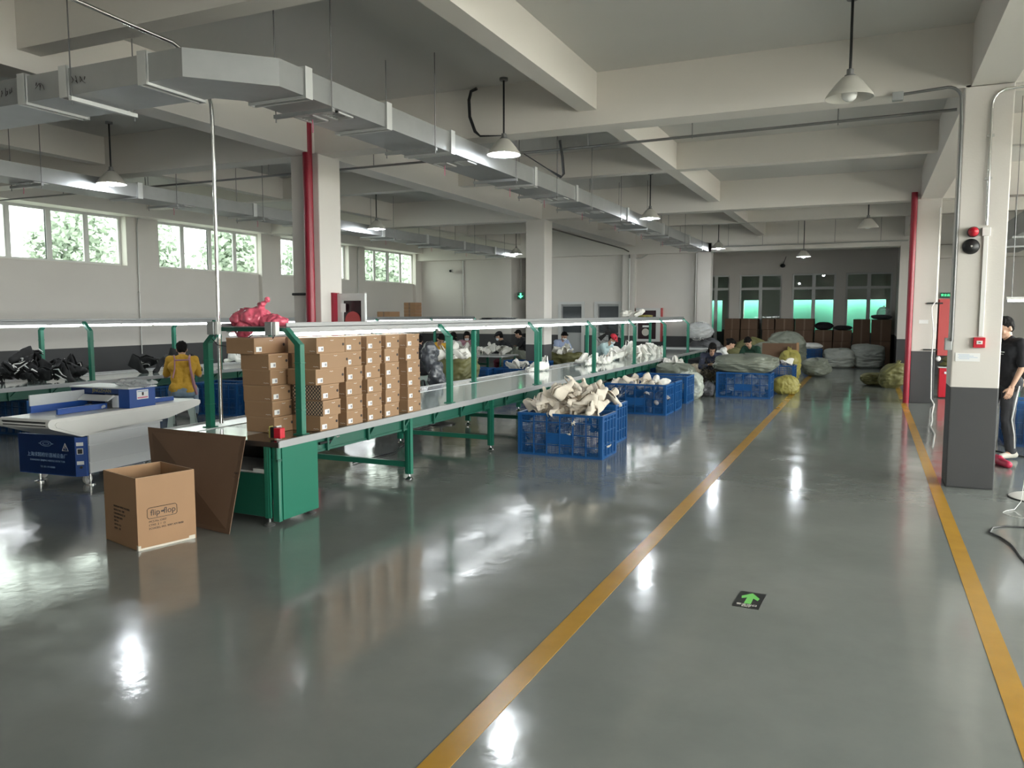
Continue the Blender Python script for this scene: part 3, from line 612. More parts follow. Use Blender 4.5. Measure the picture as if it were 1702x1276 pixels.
MB().bbox(0.925, 8.815, 1.39, 1.025, 8.862, 1.49, 0.005).build('housing', M['red_b'], cp, world=True); MB().bbox(0.95, 8.808, 1.425, 1.0, 8.816, 1.458, 0.002).build('press_panel', M['whitep'], cp, world=True)
MB().box(0.965, 8.805, 1.438, 0.985, 8.809, 1.446).build('symbol', M['ink'], cp, world=True)
no = tag(MB().box(0.78, 8.853, 1.255, 0.99, 8.859, 1.335).build('notice', M['paper']), 'pale printed notice stuck on the near pillar below the red call point', 'notice')
nl = MB(); [nl.box(0.80+0.01*(i % 2), 8.8515, 1.318-i*0.013, 0.90+0.07*((i*7) % 3)/2, 8.853, 1.321-i*0.013) for i in range(4)]; nl.build('printed_lines', M['ink_b'], no)
no = tag(MB().box(0.86, 17.04, 1.53, 1.02, 17.048, 1.60).build('notice', M['paper']), 'small faded notice on the second pillar along the aisle', 'notice')
pipe('white cable hanging down the second pillar and across the floor', [(1.13, 17.0, 3.7), (1.13, 17.0, 1.95), (1.06, 16.98, 1.85), (1.07, 16.98, 1.7), (1.11, 16.97, 1.4), (1.1, 16.97, 0.9), (1.12, 16.97, 0.1), (1.17, 16.85, 0.012), (1.02, 15.06, 0.012), (0.97, 14.2, 0.012), (0.9, 13.44, 0.012), (0.9, 12.6, 0.012), (0.8, 11.4, 0.012)], 0.011, M['whitep'], cat='cable', name='cable')
# fire hose cabinets
fc = thing('fire_hose_cabinet', 'red fire hose cabinet with white framed glass door on the riser pillar', 'fire cabinet', (-6.85, 9.2, 1.2))
MB().bbox(-6.98, 9.22, 1.12, -6.42, 9.26, 2.0, 0.005).build('cabinet_body', M['red'], fc, world=True)
MB().box(-7.02, 9.08, 1.12, -6.84, 9.22, 2.01).build('side_wing', M['red'], fc, world=True)
f = MB(); f.box(-6.84, 9.17, 1.12, -6.76, 9.22, 2.0); f.box(-6.44, 9.17, 1.12, -6.38, 9.22, 2.0); f.box(-6.76, 9.17, 1.9, -6.44, 9.22, 2.0); f.box(-6.76, 9.17, 1.12, -6.44, 9.22, 1.19); f.build('door_frame', M['fr'], fc, world=True)
MB().box(-6.76, 9.21, 1.19, -6.44, 9.215, 1.9).build('interior', M['glasswin'], fc, world=True); MB().cyl((-6.6, 9.205, 1.62), (-6.6, 9.19, 1.62), 0.13, n=24).build('hose_reel', M['redface'], fc, world=True)
MB().box(-6.71, 9.18, 1.38, -6.53, 9.19, 1.55).build('notice_card', M['paper'], fc, world=True); MB().box(-6.78, 9.165, 1.74, -6.7, 9.17, 1.86).build('sticker', M['paper'], fc, world=True)
MB().cyl((-7.25, 8.72, 1.985), (-6.95, 8.72, 1.985), 0.018).build('branch_valve', M['black'], fc, world=True)
fc = thing('fire_hose_cabinet', 'red framed fire hose cabinet on the white end wall', 'fire cabinet', (-6.55, 25.2, 1.05))
MB().bbox(-6.92, 25.12, 0.82, -6.08, 25.3, 1.9, 0.005).build('cabinet_body', M['redface'], fc, world=True)
f = MB(); f.box(-6.92, 25.09, 0.82, -6.86, 25.12, 1.9); f.box(-6.26, 25.09, 0.82, -6.12, 25.12, 1.9); f.box(-6.86, 25.09, 1.82, -6.26, 25.12, 1.9); f.box(-6.86, 25.09, 0.82, -6.26, 25.12, 0.9); f.build('door_frame', M['fr'], fc, world=True)
MB().box(-6.86, 25.11, 0.9, -6.26, 25.118, 1.82).build('interior', M['glasswin'], fc, world=True); MB().box(-6.72, 25.1, 1.42, -6.4, 25.108, 1.55).build('notice_card', M['paper'], fc, world=True)
MB().cyl((-6.6, 25.108, 1.12), (-6.6, 25.1, 1.12), 0.12, n=20).build('hose_reel', M['hose'], fc, world=True); MB().box(-6.7, 25.1, 1.28, -6.42, 25.108, 1.34).build('instruction_strip', M['paper'], fc, world=True)
fc = thing('fire_hose_cabinet', 'tall dusty red fire cabinet fixed to the second pillar along the aisle', 'fire cabinet', (1.35, 17.3, 0.9))
MB().bbox(1.2, 17.1, 0.92, 1.5, 17.5, 2.0, 0.006).build('cabinet_body', M['redface'], fc, world=True); MB().box(0.98, 17.01, 1.9, 1.25, 17.05, 1.93).build('bracket', M['black'], fc, world=True)
MB().box(0.95, 17.01, 1.02, 1.2, 17.05, 1.045).build('bracket', M['black'], fc, world=True); MB().ell((1.22, 17.08, 0.86), (0.045, 0.045, 0.05)).build('bell_push', M['whitep'], fc, world=True)
eb = thing('extinguisher_box', 'bright red extinguisher box with a white label on the floor behind the pillar', 'extinguisher box', (1.55, 18.35, 0))
MB().bbox(1.33, 18.2, 0.02, 1.85, 18.5, 0.62, 0.006).build('box', M['red_b'], eb, world=True); MB().box(1.31, 18.18, 0.62, 1.87, 18.52, 0.64).build('lid', M['flange'], eb, world=True); MB().box(1.42, 18.19, 0.5, 1.65, 18.198, 0.545).build('label_strip', M['paper'], eb, world=True)
gs = thing('folded_sacks', 'pile of folded green sacks lying on the red extinguisher box', 'sacks', (1.6, 18.35, 0.64))
g = MB(); R = random.Random(3)
for k in range(5): g.ell((1.6+R.uniform(-.1,.1), 18.35+R.uniform(-.04,.04), 0.68+k*0.035), (0.23-k*0.02, 0.14, 0.035))
organic(g, 'cloth', M['sack_g'], gs, 0.015, 2, 0.02, 9, 2, world=True)
# exit signs
ex = thing('exit_sign', 'lit green exit sign on the end wall beyond the near pillar', 'exit sign', (1.94, 25.26, 2.15))
MB().bbox(1.78, 25.22, 2.16, 2.1, 25.3, 2.3, 0.004).build('housing', M['dkgreen'], ex, world=True); text('安全出口', 0.075, frame_T((1.94, 25.215, 2.23), (1,0,0), (0,0,1)), M['exitg'], 'lettering', ex, world=True)
ex = thing('exit_sign', 'small square green exit sign with a white arrow in the stair passage', 'exit sign', (-12.6, 25.3, 2.4))
ex.location = (-11.2, 25.45, 2.35)
MB().bbox(-11.28, 25.42, 2.22, -11.02, 25.46, 2.46, 0.004).build('housing', M['dkgreen'], ex, world=True)
MB().prism([(-11.15, 2.25),(-11.25, 2.34),(-11.18, 2.34),(-11.18, 2.43),(-11.12, 2.43),(-11.12, 2.34),(-11.05, 2.34)], 'y', 25.412, 25.418).build('arrow', M['exitg'], ex, world=True)
MB().cyl((-11.15, 25.44, 2.46), (-11.15, 25.44, 3.62), 0.008, n=6).build('hanger_rod', M['steel'], ex, world=True)
# black hoses at the first beam, hook near lens
pipe('black corrugated hose looping beside the lit lamp under the slab', [(-4.42, 8.75, 4.42), (-4.5, 8.76, 4.4), (-4.53, 8.76, 4.3), (-4.52, 8.76, 4.1), (-4.45, 8.76, 3.92), (-4.38, 8.76, 3.86), (-4.1, 8.76, 3.84)], [0.02]*5+[0.012, 0.006], M['black'], cat='hose', name='hose')
pipe('black hose hanging in a J beyond the first deep beam', [(-3.65, 9.55, 3.9), (-3.62, 9.56, 3.7), (-3.6, 9.56, 3.48), (-3.63, 9.55, 3.44), (-3.8, 9.5, 3.55), (-4.1, 9.45, 3.75)], [0.018]*4+[0.008, 0.006], M['black'], cat='hose', name='hose')
hk = thing('ceiling_bracket', 'grey steel bracket stub under the slab near the unlit lamp', 'bracket', (-0.35, 5.55, 4.2))
k = MB(); k.box(-0.43, 5.5, 4.1, -0.36, 5.56, CZ); k.box(-0.34, 5.5, 4.14, -0.27, 5.56, 4.3); k.cyl((-0.38, 5.53, 4.02), (-0.38, 5.53, 4.2), 0.012); k.build('bracket', M['galv'], hk, world=True)

# floor arrow sticker
sa = thing('floor_sticker', 'black square floor sticker with a green arrow beside the aisle', 'sticker', (-0.6, 4.805, 0), -0.04)
MB().box(-0.077, -0.14, 0, 0.077, 0.14, 0.0016).build('backing', M['black'], sa)
MB().prism([(-0.02,-0.07),(0.02,-0.07),(0.018,0.03),(0.048,0.0),(0.054,0.04),(0.0,0.12),(-0.054,0.05),(-0.047,0.01),(-0.018,0.035)], 'z', 0.0016, 0.0024).build('arrow', M['sgreen'], sa)
text('安全出口', 0.03, Matrix.Translation((0, -0.092, 0.0022)), M['ink_w'], 'lettering', sa, 0.0003); text('EXIT', 0.025, Matrix.Translation((0, -0.12, 0.0022)), M['ink_w'], 'lettering', sa, 0.0003)

# ------------------------------------------------------------------ conveyors
def conveyor(label, x0, x1, y0, y1, legs, posts, near_detail, tray=(0.0, 0.0), end_cabinet=False):
    """near side x1 (silver edge), far side x0 (raised shelf)"""
    t = thing('conveyor', label, 'conveyor', ((x0+x1)/2, y0, 0)); T = 0.69
    def p(mb, name, m, **k): return mb.build(name, m, t, world=True, **k)
    w = x1-x0
    p(MB().box(x1-0.025, y0, T-0.045, x1, y1, T+0.012), 'side_rail', M['alu']); p(MB().box(x0, y0, T-0.045, x0+0.025, y1, T+0.012), 'side_rail', M['alu'])
    p(MB().box(x0+0.025, y0, T-0.02, x0+0.34, y1, T+0.002), 'side_shelf', M['alu_white'])
    p(MB().box(x0+0.34, y0, T-0.05, x0+0.39, y1, T-0.02), 'cable_slot', M['dkgreen'])
    p(MB().box(x0+0.39, y0+(0.95 if end_cabinet else 0), T-0.02, x1-0.025, y1-0.05, T+0.001), 'belt', M['belt'])
    if end_cabinet:
        p(MB().box(x0+0.39, y0, T-0.02, x1-0.5, y0+0.5, T+0.001), 'end_plate', M['alu_white']); p(MB().box(x1-0.5, y0, T-0.02, x1-0.025, y0+0.95, T+0.001), 'end_plate', M['belt_dark'])
        p(MB().box(x0+0.39, y0+0.5, T-0.021, x1-0.5, y0+0.95, T), 'end_plate', M['belt_dark'])
        p(MB().box(x0, y0-0.012, T-0.04, x1, y0, T+0.002), 'end_lip', M['belt_dark'])
    tr = MB()
    for x in (x1-0.05, x0+0.05):
        tr.box(x-0.012, y0+0.02, T-0.165, x+0.012, y1-0.02, T-0.145); tr.box(x-0.002, y0+0.02, T-0.15, x+0.002, y1-0.02, T-0.045)
    yy = y0+0.65
    while yy < y1-0.3:
        for x in (x1-0.03, x0+0.03):
            tr.box(x-0.014, yy-0.012, T-0.165, x+0.014, yy+0.012, T-0.045)
            tr.prism([(yy, T-0.155), (yy+0.14, T-0.045), (yy+0.1, T-0.045), (yy, T-0.13)], 'x', x-0.012, x+0.012)
        tr.box(x0+0.05, yy-0.015, T-0.12, x1-0.05, yy+0.015, T-0.08); yy += 0.62
    p(tr, 'truss', M['dkgreen'])
    for ly in legs:
        lf = MB()
        for x in (x0+0.045, x1-0.045):
            lf.box(x-0.035, ly-0.025, 0.06, x+0.035, ly+0.025, T-0.05)
            lf.box(x-0.012, ly-0.034, 0.06, x+0.012, ly-0.025, T-0.05)
        lf.box(x0+0.05, ly-0.018, 0.13, x1-0.05, ly+0.018, 0.185); lf.box(x0+0.05, ly-0.018, T-0.2, x1-0.05, ly+0.018, T-0.15)
        lo = p(lf, 'leg_frame', M['green'])
        for x in (x0+0.045, x1-0.045):
            ft = MB(); ft.lathe([(0.0,0.0),(0.042,0.0),(0.045,0.006),(0.03,0.016),(0.012,0.03),(0.008,0.07),(0.0,0.07)], (x, ly, 0), n=16); ft.build('levelling_foot', M['chrome'], lo, world=True, smooth=True)
    xr, xl = x1-0.13, x0+0.27
    for k, py in enumerate(posts):
        for sgn, x in ((-1, xr), (1, xl)):
            po = MB()
            pr = 0.03
            po.box(x-pr, py-0.028, T-0.1, x+pr, py+0.028, 1.46)
            po.prism([(x-pr, 1.455), (x+pr, 1.455), (x+pr+sgn*0.15, 1.6), (x-pr+sgn*0.15, 1.6)], 'y', py-0.028, py+0.028)
            po.box(x-pr-0.008, py-0.033, 1.3, x+pr+0.008, py+0.033, 1.306); po.box(x-pr-0.008, py-0.033, 0.9, x+pr+0.008, py+0.033, 0.905)
            po.box(x-pr-0.02, py-0.045, T, x+pr+0.02, py+0.045, T+0.01)
            p(po, 'light_post', M['green'])
        p(MB().box(xl+0.12, py-0.022, 1.565, xr-0.12, py+0.022, 1.6), 'cross_arm', M['dkgreen'])
    ya, yb_ = posts[0]+0.0, posts[-1]+0.03
    xc = (xl+xr)/2
    tl = MB(); tx0, tx1 = xl+0.17, xr-0.13
    tl.box(tx0, ya, 1.602, tx1, yb_, 1.608); tl.box(tx0, ya, 1.602, tx0+0.008, yb_, 1.632); tl.box(tx1-0.008, ya, 1.562, tx1, yb_, 1.64); tl.box(tx0+0.3, ya, 1.59, tx0+0.34, yb_, 1.602)
    p(tl, 'top_tray', M['alu'])
    for i in range(len(posts)-1):
        a, b = posts[i]+0.03, posts[i+1]-0.03; hlf = (b-a)/2
        for j in range(2):
            q0 = a+j*hlf+0.03; q1 = a+(j+1)*hlf-0.03
            for x in (tx1-0.035, tx0+0.04):
                fx = MB().box(x-0.022, q0-0.02, 1.555, x+0.022, q1+0.02, 1.585); fo = p(fx, 'light_fitting', M['fitting'])
                MB().cyl((x, q0, 1.535), (x, q1, 1.535), 0.013, n=8).build('light_tube', M['tube'], fo, world=True)
    if end_cabinet:
        yc = y0+0.52
        p(MB().box(x1-0.045, y0+0.07, 0.04, x1-0.035, yc, T-0.046), 'side_panel', M['green_panel'])
        p(MB().box(x0+0.03, y0+0.07, 0.04, x0+0.04, yc, T-0.046), 'side_panel', M['green_panel'])
        p(MB().box(x0+0.05, y0+0.0, 0.07, x1-0.16, y0+0.015, 0.42), 'front_panel', M['dkgreen'])
        p(MB().box(x0+0.05, yc-0.02, 0.07, x1-0.06, yc, T-0.05), 'back_panel', M['belt_dark'])
        sh = MB(); sh.box(x0+0.05, y0+0.02, 0.42, x1-0.16, yc-0.02, 0.435); p(sh, 'inner_shelf', M['flange'])
        p(MB().box(x1-0.28, y0+0.0, 0.43, x1-0.16, y0+0.12, 0.46), 'shelf_bracket', M['flange'])
        c = MB(); c.box(x1-0.16, y0-0.005, 0.06, x1-0.125, y0+0.05, T-0.04); c.box(x1-0.13, y0+0.0, 0.06, x1-0.105, y0+0.01, T-0.04); c.box(x1-0.105, y0+0.03, 0.03, x1-0.045, y0+0.07, T-0.05)
        co = p(c, 'corner_post', M['green']); p(MB().box(x0+0.03, y0, 0.06, x0+0.08, y0+0.05, T-0.04), 'corner_post', M['green'])
        for fx_, fy_ in ((x1-0.13, y0+0.01), (x1-0.08, yc-0.05), (x0+0.08, y0+0.02)):
            ft = MB(); ft.lathe([(0.0,0.0),(0.045,0.0),(0.048,0.006),(0.03,0.016),(0.012,0.03),(0.009,0.07),(0.0,0.07)], (fx_, fy_, 0), n=16); p(ft, 'levelling_foot', M['steel'], smooth=True)
        p(MB().cyl((x1-0.03, yc+0.02, 0.6), (x1-0.03, yc+0.18, 0.6), 0.012), 'belt_adjuster', M['black']); p(MB().cyl((x1-0.03, yc+0.2, 0.625), (x1-0.03, yc+0.3, 0.625), 0.008), 'belt_adjuster', M['chrome'])
    return t
A0 = 4.93
pA = [5.36+2.63*i for i in range(7)]
conveyor('long green-framed conveyor carrying the shoe boxes, running down the hall', -5.7, -4.27, A0, 23.2, [6.95+1.95*i for i in range(8)], pA, True, end_cabinet=True)
pB = [3.1+2.63*i for i in range(8)]
conveyor('long green-framed conveyor below the high windows', -12.25, -10.72, 2.0, 22.4, [2.5+1.95*i for i in range(11)], pB, False)
ft_ = thing('folding_table', 'plain white trestle table at the far end of the shoe box conveyor', 'table', (-4.6, 24.0, 0))
MB().box(-5.6, 23.25, 0.69, -4.25, 23.95, 0.72).build('tabletop', M['alu_white'], ft_, world=True)
for x in (-5.5, -4.35):
    for y in (23.33, 23.87): MB().cyl((x, y, 0), (x, y, 0.69), 0.018, n=8).build('leg', M['steelgrey'], ft_, world=True)
# junction boxes on the near end of the light rack
for x, lb in ((-5.28, 'grey power box on the light rack by the steel pole'), (-4.63, 'grey power box with a white plug on the light rack above the shoe boxes')):
    q = thing('power_box', lb, 'power box', (x, 5.3, 1.56)); MB().bbox(x-0.045, 5.25, 1.535, x+0.03, 5.33, 1.65, 0.004).build('box', M['galv'], q, world=True)
    MB().bbox(x+0.035, 5.26, 1.535, x+0.065, 5.31, 1.65, 0.004).build('plug', M['whitep'], q, world=True)
    MB().tube([(x+0.02, 5.27, 1.54), (x+0.035, 5.26, 1.51), (x+0.055, 5.26, 1.54)], 0.004, 6).build('cord', M['black'], q, world=True)
pipe('thin black cord sagging between the light rack posts', [(-5.3, 5.28, 1.5), (-5.25, 5.3, 1.44), (-5.1, 5.3, 1.43), (-4.95, 5.3, 1.48), (-4.85, 5.3, 1.54)], 0.004, M['black'], cat='cord', name='cord')
# red handheld device + yellow
rd = thing('label_holder', 'red and black plastic holder standing on the conveyor corner', 'holder', (-4.38, 5.06, 0.702))
MB().bbox(-0.035, -0.03, 0, 0.035, 0.03, 0.085, 0.006).build('red_case', M['red_b'], rd); MB().bbox(-0.08, -0.02, 0, -0.04, 0.02, 0.09, 0.004).build('black_clip', M['black'], rd); MB().box(-0.09, -0.024, 0, -0.082, 0.02, 0.095).build('edge_strip', M['sack_y'], rd)

# ------------------------------------------------------------------ shoe boxes
def shoe_box_proto(L, W, H, front, name='a', lattice=None):
    """long side along y, label side faces +x"""
    o = MB().bbox(-W, 0, 0, 0, L, H-0.0005, 0.003).build('shoe_box', M['box'])
    MB().bbox(-W-0.002, -0.002, H-0.012, 0.002, L+0.002, H, 0.002).build('lid', M['lid'], o)
    lb = MB().box(0.0022, 0.02, 0.018, 0.003, 0.02+min(0.07, L*0.26), 0.018+0.042).build('label_sticker', M['paper'], o)
    MB().box(0.003, 0.02+min(0.07, L*0.26)*0.55, 0.026, 0.0036, 0.02+min(0.07, L*0.26)*0.9, 0.05).build('printed_panel', M['ink_g'], lb)
    MB().cyl((0.0015, L-0.026, H*0.52), (0.0036, L-0.026, H*0.52), 0.0125, n=16).build('finger_hole', M['ink'], o)
    lg = MB(); lg.tube([(0.003, L*0.47+0.011*i, H-0.027+0.0025*math.sin(i*2.1)) for i in range(5)], 0.0022, 5); lg.build('printed_mark', M['ink_w'], o)
    l2 = MB(); l2.tube([(-0.075+0.011*i, -0.0005, 0.022+0.0025*math.sin(i*2.3)) for i in range(6)], 0.0018, 5); l2.build('side_mark', M['ink_w'], o)
    if lattice: MB().box(-W+0.004, -0.0042, 0.004, -0.004, -0.0022, H-0.004).build('lattice_print', M['lattice'], o)
    return o
H_ = 0.1355; ZT = 0.6925
protoA = shoe_box_proto(0.25, 0.31, H_, 0); protoB = shoe_box_proto(0.40, 0.31, H_+0.002, 0); protoC = shoe_box_proto(0.25, 0.31, H_, 0, lattice=True)
first = {}
def put_box(proto, x, y, lv, desc, rz=0.0, z=None):
    if proto.name not in first: first[proto.name] = 1; o = proto
    else: o = cptree(proto)
    o.location = (x, y, ZT+lv*(H_+0.0008) if z is None else z); o.rotation_euler = (0, 0, rz)
    tag(o, desc, 'shoe box', 'kraft shoe boxes stacked on the conveyor'); return o
R = random.Random(11)
offs1 = [(0,0),(-0.015,0.0),(-0.02,0.0),(-0.03,0.0),(-0.035,-0.02),(-0.14,-0.13)]
for i in range(6):
    put_box(protoA if i < 5 else protoB, -4.64+offs1[i][0], 5.3+offs1[i][1]*0.5, i, 'kraft shoe box %s in the stack standing nearest the conveyor end' % ordn(i), 0.02*R.uniform(-1,1), None)
for i in range(6): put_box(protoA, -4.66+R.uniform(-.01,.01), 5.72+R.uniform(-.012,.012), i, 'kraft shoe box %s in the half-hidden stack behind the first stack' % ordn(i), 0.015*R.uniform(-1,1))
for i in range(6):
    lat = i in (1, 2)
    y = {0: 5.53, 1: 5.50, 2: 5.52, 3: 5.48, 4: 5.53, 5: 5.5}[i]; x = {0: -4.33, 1: -4.33+0.04, 2: -4.36+0.04, 3: -4.33, 4: -4.32, 5: -4.33}[i]
    pr = protoC if lat else (protoB if i > 2 else protoA)
    put_box(pr, x, y if not lat else y+0.02, i, ('lattice-printed shoe box %s in the stack beside the green post' if lat else 'kraft shoe box %s in the stack beside the green post') % ordn(i), 0.0 if lat else 0.02*R.uniform(-1,1))
for i in range(6): put_box(protoA, -4.34+R.uniform(-.006,.004), 5.925+R.uniform(-.003,.005), i, 'kraft shoe box %s in the second full stack from the green post' % ordn(i), 0.004*R.uniform(-1,1))
for n_, (yy, nm) in enumerate(((6.235, 'third'), (6.56, 'fourth'), (6.96, 'last'))):
    for i in range(6): put_box(protoA, -4.33+R.uniform(-.012,.012), yy+R.uniform(-.018,.018), i, 'kraft shoe box %s in the %s stack along the conveyor' % (ordn(i), nm), 0.02*R.uniform(-1,1))

# ------------------------------------------------------------------ open carton and leaning board
ct = thing('open_carton', 'open brown cardboard carton printed with flip flop lettering on the floor', 'carton', (-4.78, 3.99, 0), math.radians(-14.5))
CL, CW, CH, th = 0.51, 0.45, 0.535, 0.006        # local: corner at origin, box spans x -CL..0, y 0..CW
c = MB(); c.box(-CL, 0, 0, 0, th, CH); c.box(-CL, CW-th, 0, 0, CW, CH); c.box(-CL, th, 0, -CL+th, CW-th, CH); c.box(-th, th, 0, 0, CW-th, CH); c.box(-CL, 0, 0, 0, CW, th)
c.build('carton_body', M['kraft'], ct)
tp = MB(); tp.box(0.0004, 0.02, 0.0, 0.0012, CW-0.01, 0.014); tp.box(0.0004, 0.0, 0.0, 0.0014, 0.02, 0.035); tp.box(-0.02, -0.0014, 0, 0, -0.0004, 0.04); tp.box(0.0004, CW-0.06, 0.012, 0.001, CW-0.01, 0.03); tp.build('clear_tape', M['tape'], ct)
e = MB(); e.box(-CL, 0, CH, 0, th, CH+0.001); e.box(-CL, CW-th, CH, 0, CW, CH+0.001); e.box(-th, 0, CH, 0, CW, CH+0.001); e.box(-CL, 0, CH, -CL+th, CW, CH+0.001); e.build('cut_edge', M['kraft2'], ct)
TX = lambda y, z: frame_T((0.001, y, z), (0, 1, 0), (0, 0, 1))
text('flip', 0.062, TX(0.135, 0.262), M['ink'], 'printed_logo', ct); text('flop', 0.062, TX(0.245, 0.262), M['ink'], 'printed_logo', ct)
l = MB(); l.ell((0.001, 0.187, 0.263), (0.0012, 0.009, 0.007)); l.ell((0.001, 0.199, 0.263), (0.0012, 0.009, 0.007)); l.build('printed_logo', M['ink'], ct)
f = MB(); y0, y1, z0, z1 = 0.075, 0.302, 0.222, 0.302; f.tube([(0.001, y0+0.012, z0), (0.001, y1-0.012, z0), (0.001, y1, z0+0.012), (0.001, y1, z1-0.012), (0.001, y1-0.012, z1), (0.001, y0+0.012, z1), (0.001, y0, z1-0.012), (0.001, y0, z0+0.012), (0.001, y0+0.012, z0)], 0.0022, 4); f.build('logo_border', M['ink'], ct)
for s_, yy, zz in (('P/CS No 12457', 0.085, 0.198), ('CTNS  2  /  12', 0.085, 0.172), ('ECOCELL NO. 9097 AM 8600', 0.085, 0.146)): text(s_, 0.021, TX(yy, zz), M['ink'], 'printed_text', ct, align='LEFT')
TF = lambda x, z: frame_T((x, -0.001, z), (1, 0, 0), (0, 0, 1))
for i, s_ in enumerate(('WUHUAN WERLE PACKING', 'ARTICLE NO. 7300', 'COLOUR BLACK 30', 'SIZE RUN 36/41', 'NW KG', 'GW KG 12.5', 'MEAS    CM')): text(s_, 0.020, TF(-0.36, 0.285-i*0.028), M['ink'], 'printed_text', ct, align='LEFT')
ls = thing('cardboard_sheet', 'flat brown cardboard sheet leaning on the end of the conveyor', 'cardboard', (-4.5, 4.6, 0))
P0 = Vector((-4.50, 4.60, 0.0)); P1 = Vector((-5.44, 4.74, 0.0)); P2 = Vector((-5.66, 4.88, 0.74)); P3 = Vector((-4.575, 4.89, 0.725)); nrm = (P1-P0).cross(P3-P0).normalized()
if nrm.y > 0: nrm = -nrm
s_ = MB(); s_.add([P0, P1, P2, P3, P0+nrm*0.007, P1+nrm*0.007, P2+nrm*0.007, P3+nrm*0.007], [(0,1,2,3),(7,6,5,4),(0,3,7,4),(3,2,6,7),(2,1,5,6),(1,0,4,5)]); s_.build('board', M['kraft_dk'], ls, world=True)
ux = (P0-P1).normalized(); uz = (P3-P0).normalized()
cr_ = MB(); a = P1.lerp(P0, 0.42)+nrm*0.0078; b = P2.lerp(P3, 0.42)+nrm*0.0078; cr_.tube([a, b], 0.0022, 4); cr_.build('crease', M['kraft_dk'], ls, world=True)
for i, s2 in enumerate(('CONSIGNEE PLATE SHOES', 'ARTICLE DESCRIPTION', 'COLOUR NO. 1-1', 'SIZE 36/41 12 PRS', 'QUANTITY 24', 'WEIGHT N. 8 KGS', 'MEAS.   1 . 13')):
    o_ = P0.lerp(P1, 0.30) + uz*(0.48-i*0.033) + nrm*0.0085; text(s2, 0.023, frame_T(o_, ux, uz), M['ink'], 'printed_text', ls, world=True, align='LEFT')

# ------------------------------------------------------------------ needle detector
md = thing('metal_detector', 'blue and white needle detector machine with a short belt on castors', 'machine', (-7.1, 5.3, 0), math.radians(4.5))
# local frame: near right bottom corner of cabinet at origin; x to the left negative, y away
MB().bbox(-0.84, 0.0, 0.10, -0.07, 0.02, 0.50, 0.004).build('front_panel', M['mach_dk'], md)
MB().prism([(-0.84,0.0),(-0.07,0.0),(0.0,0.06),(0.0,0.09),(-0.84,0.09)], 'z', 0.095, 0.49).build('control_cabinet', M['mach_blue'], md)
MB().box(-0.83, 0.09, 0.11, -0.005, 1.02, 0.50).build('cabinet_body', M['mach_dk'], md)
sp = MB(); sp.box(-0.005, 0.09, 0.12, 0.012, 1.04, 0.53); sp.box(0.012, 0.09, 0.12, 0.02, 1.03, 0.22); sp.box(0.012, 0.09, 0.235, 0.022, 1.03, 0.4); sp.box(0.012, 0.09, 0.415, 0.018, 1.03, 0.5); sp.box(-0.005, 0.06, 0.525, 0.03, 1.06, 0.54)
sp.build('side_cover', M['mach_white'], md)
# chamfer control strip
Tc = frame_T((-0.035, 0.028, 0.0), (0.76, 0.65, 0), (0, 0, 1))
for nm, a0, a1, b0, b1, mm in (('rating_plate', -0.033, 0.03, 0.405, 0.44, 'paper'), ('socket_frame', -0.03, 0.027, 0.32, 0.38, 'flange'), ('rating_plate', -0.033, 0.03, 0.215, 0.25, 'paper')):
    MB().box(a0, b0, 0.0005, a1, b1, 0.004, T=Tc).build(nm, M[mm], md)
MB().box(-0.022, 0.327, 0.004, 0.02, 0.372, 0.006, T=Tc).build('socket', M['black'], md); MB().cyl(Tc @ Vector((0.005, 0.19, 0)), Tc @ Vector((0.005, 0.19, 0.02)), 0.014).build('knob', M['black'], md)
TM = lambda x, z: frame_T((x, -0.0008, z), (1, 0, 0), (0, 0, 1))
text('上海求精检针器械设备厂', 0.05, TM(-0.45, 0.29), M['ink_b'], 'maker_name', md); text('SHANGHAI QIUJING NEEDLE DETECTOR', 0.026, TM(-0.45, 0.235), M['ink_b'], 'maker_text', md); text('TEL 021-59140000', 0.026, TM(-0.45, 0.17), M['ink_b'], 'maker_text', md)
lo = MB(); [lo.tube([(-0.46+0.075*s*math.cos(2*PI*i/16)*1.0, -0.001, 0.41+0.028*s*math.sin(2*PI*i/16)) for i in range(17)], 0.002, 4) for s in (1.0, 0.55)]; lo.box(-0.56, -0.0015, 0.407, -0.535, 0, 0.413); lo.box(-0.385, -0.0015, 0.407, -0.36, 0, 0.413); lo.build('maker_logo', M['ink_b'], md)
tr_ = MB(); tr_.tube([(-0.24, -0.001, 0.35), (-0.16, -0.001, 0.35), (-0.20, -0.001, 0.425), (-0.24, -0.001, 0.35)], 0.0025, 4); tr_.tube([(-0.2, -0.001, 0.365), (-0.205, -0.001, 0.385), (-0.196, -0.001, 0.388), (-0.2, -0.001, 0.405)], 0.002, 4); tr_.build('warning_triangle', M['ink_w'], md)
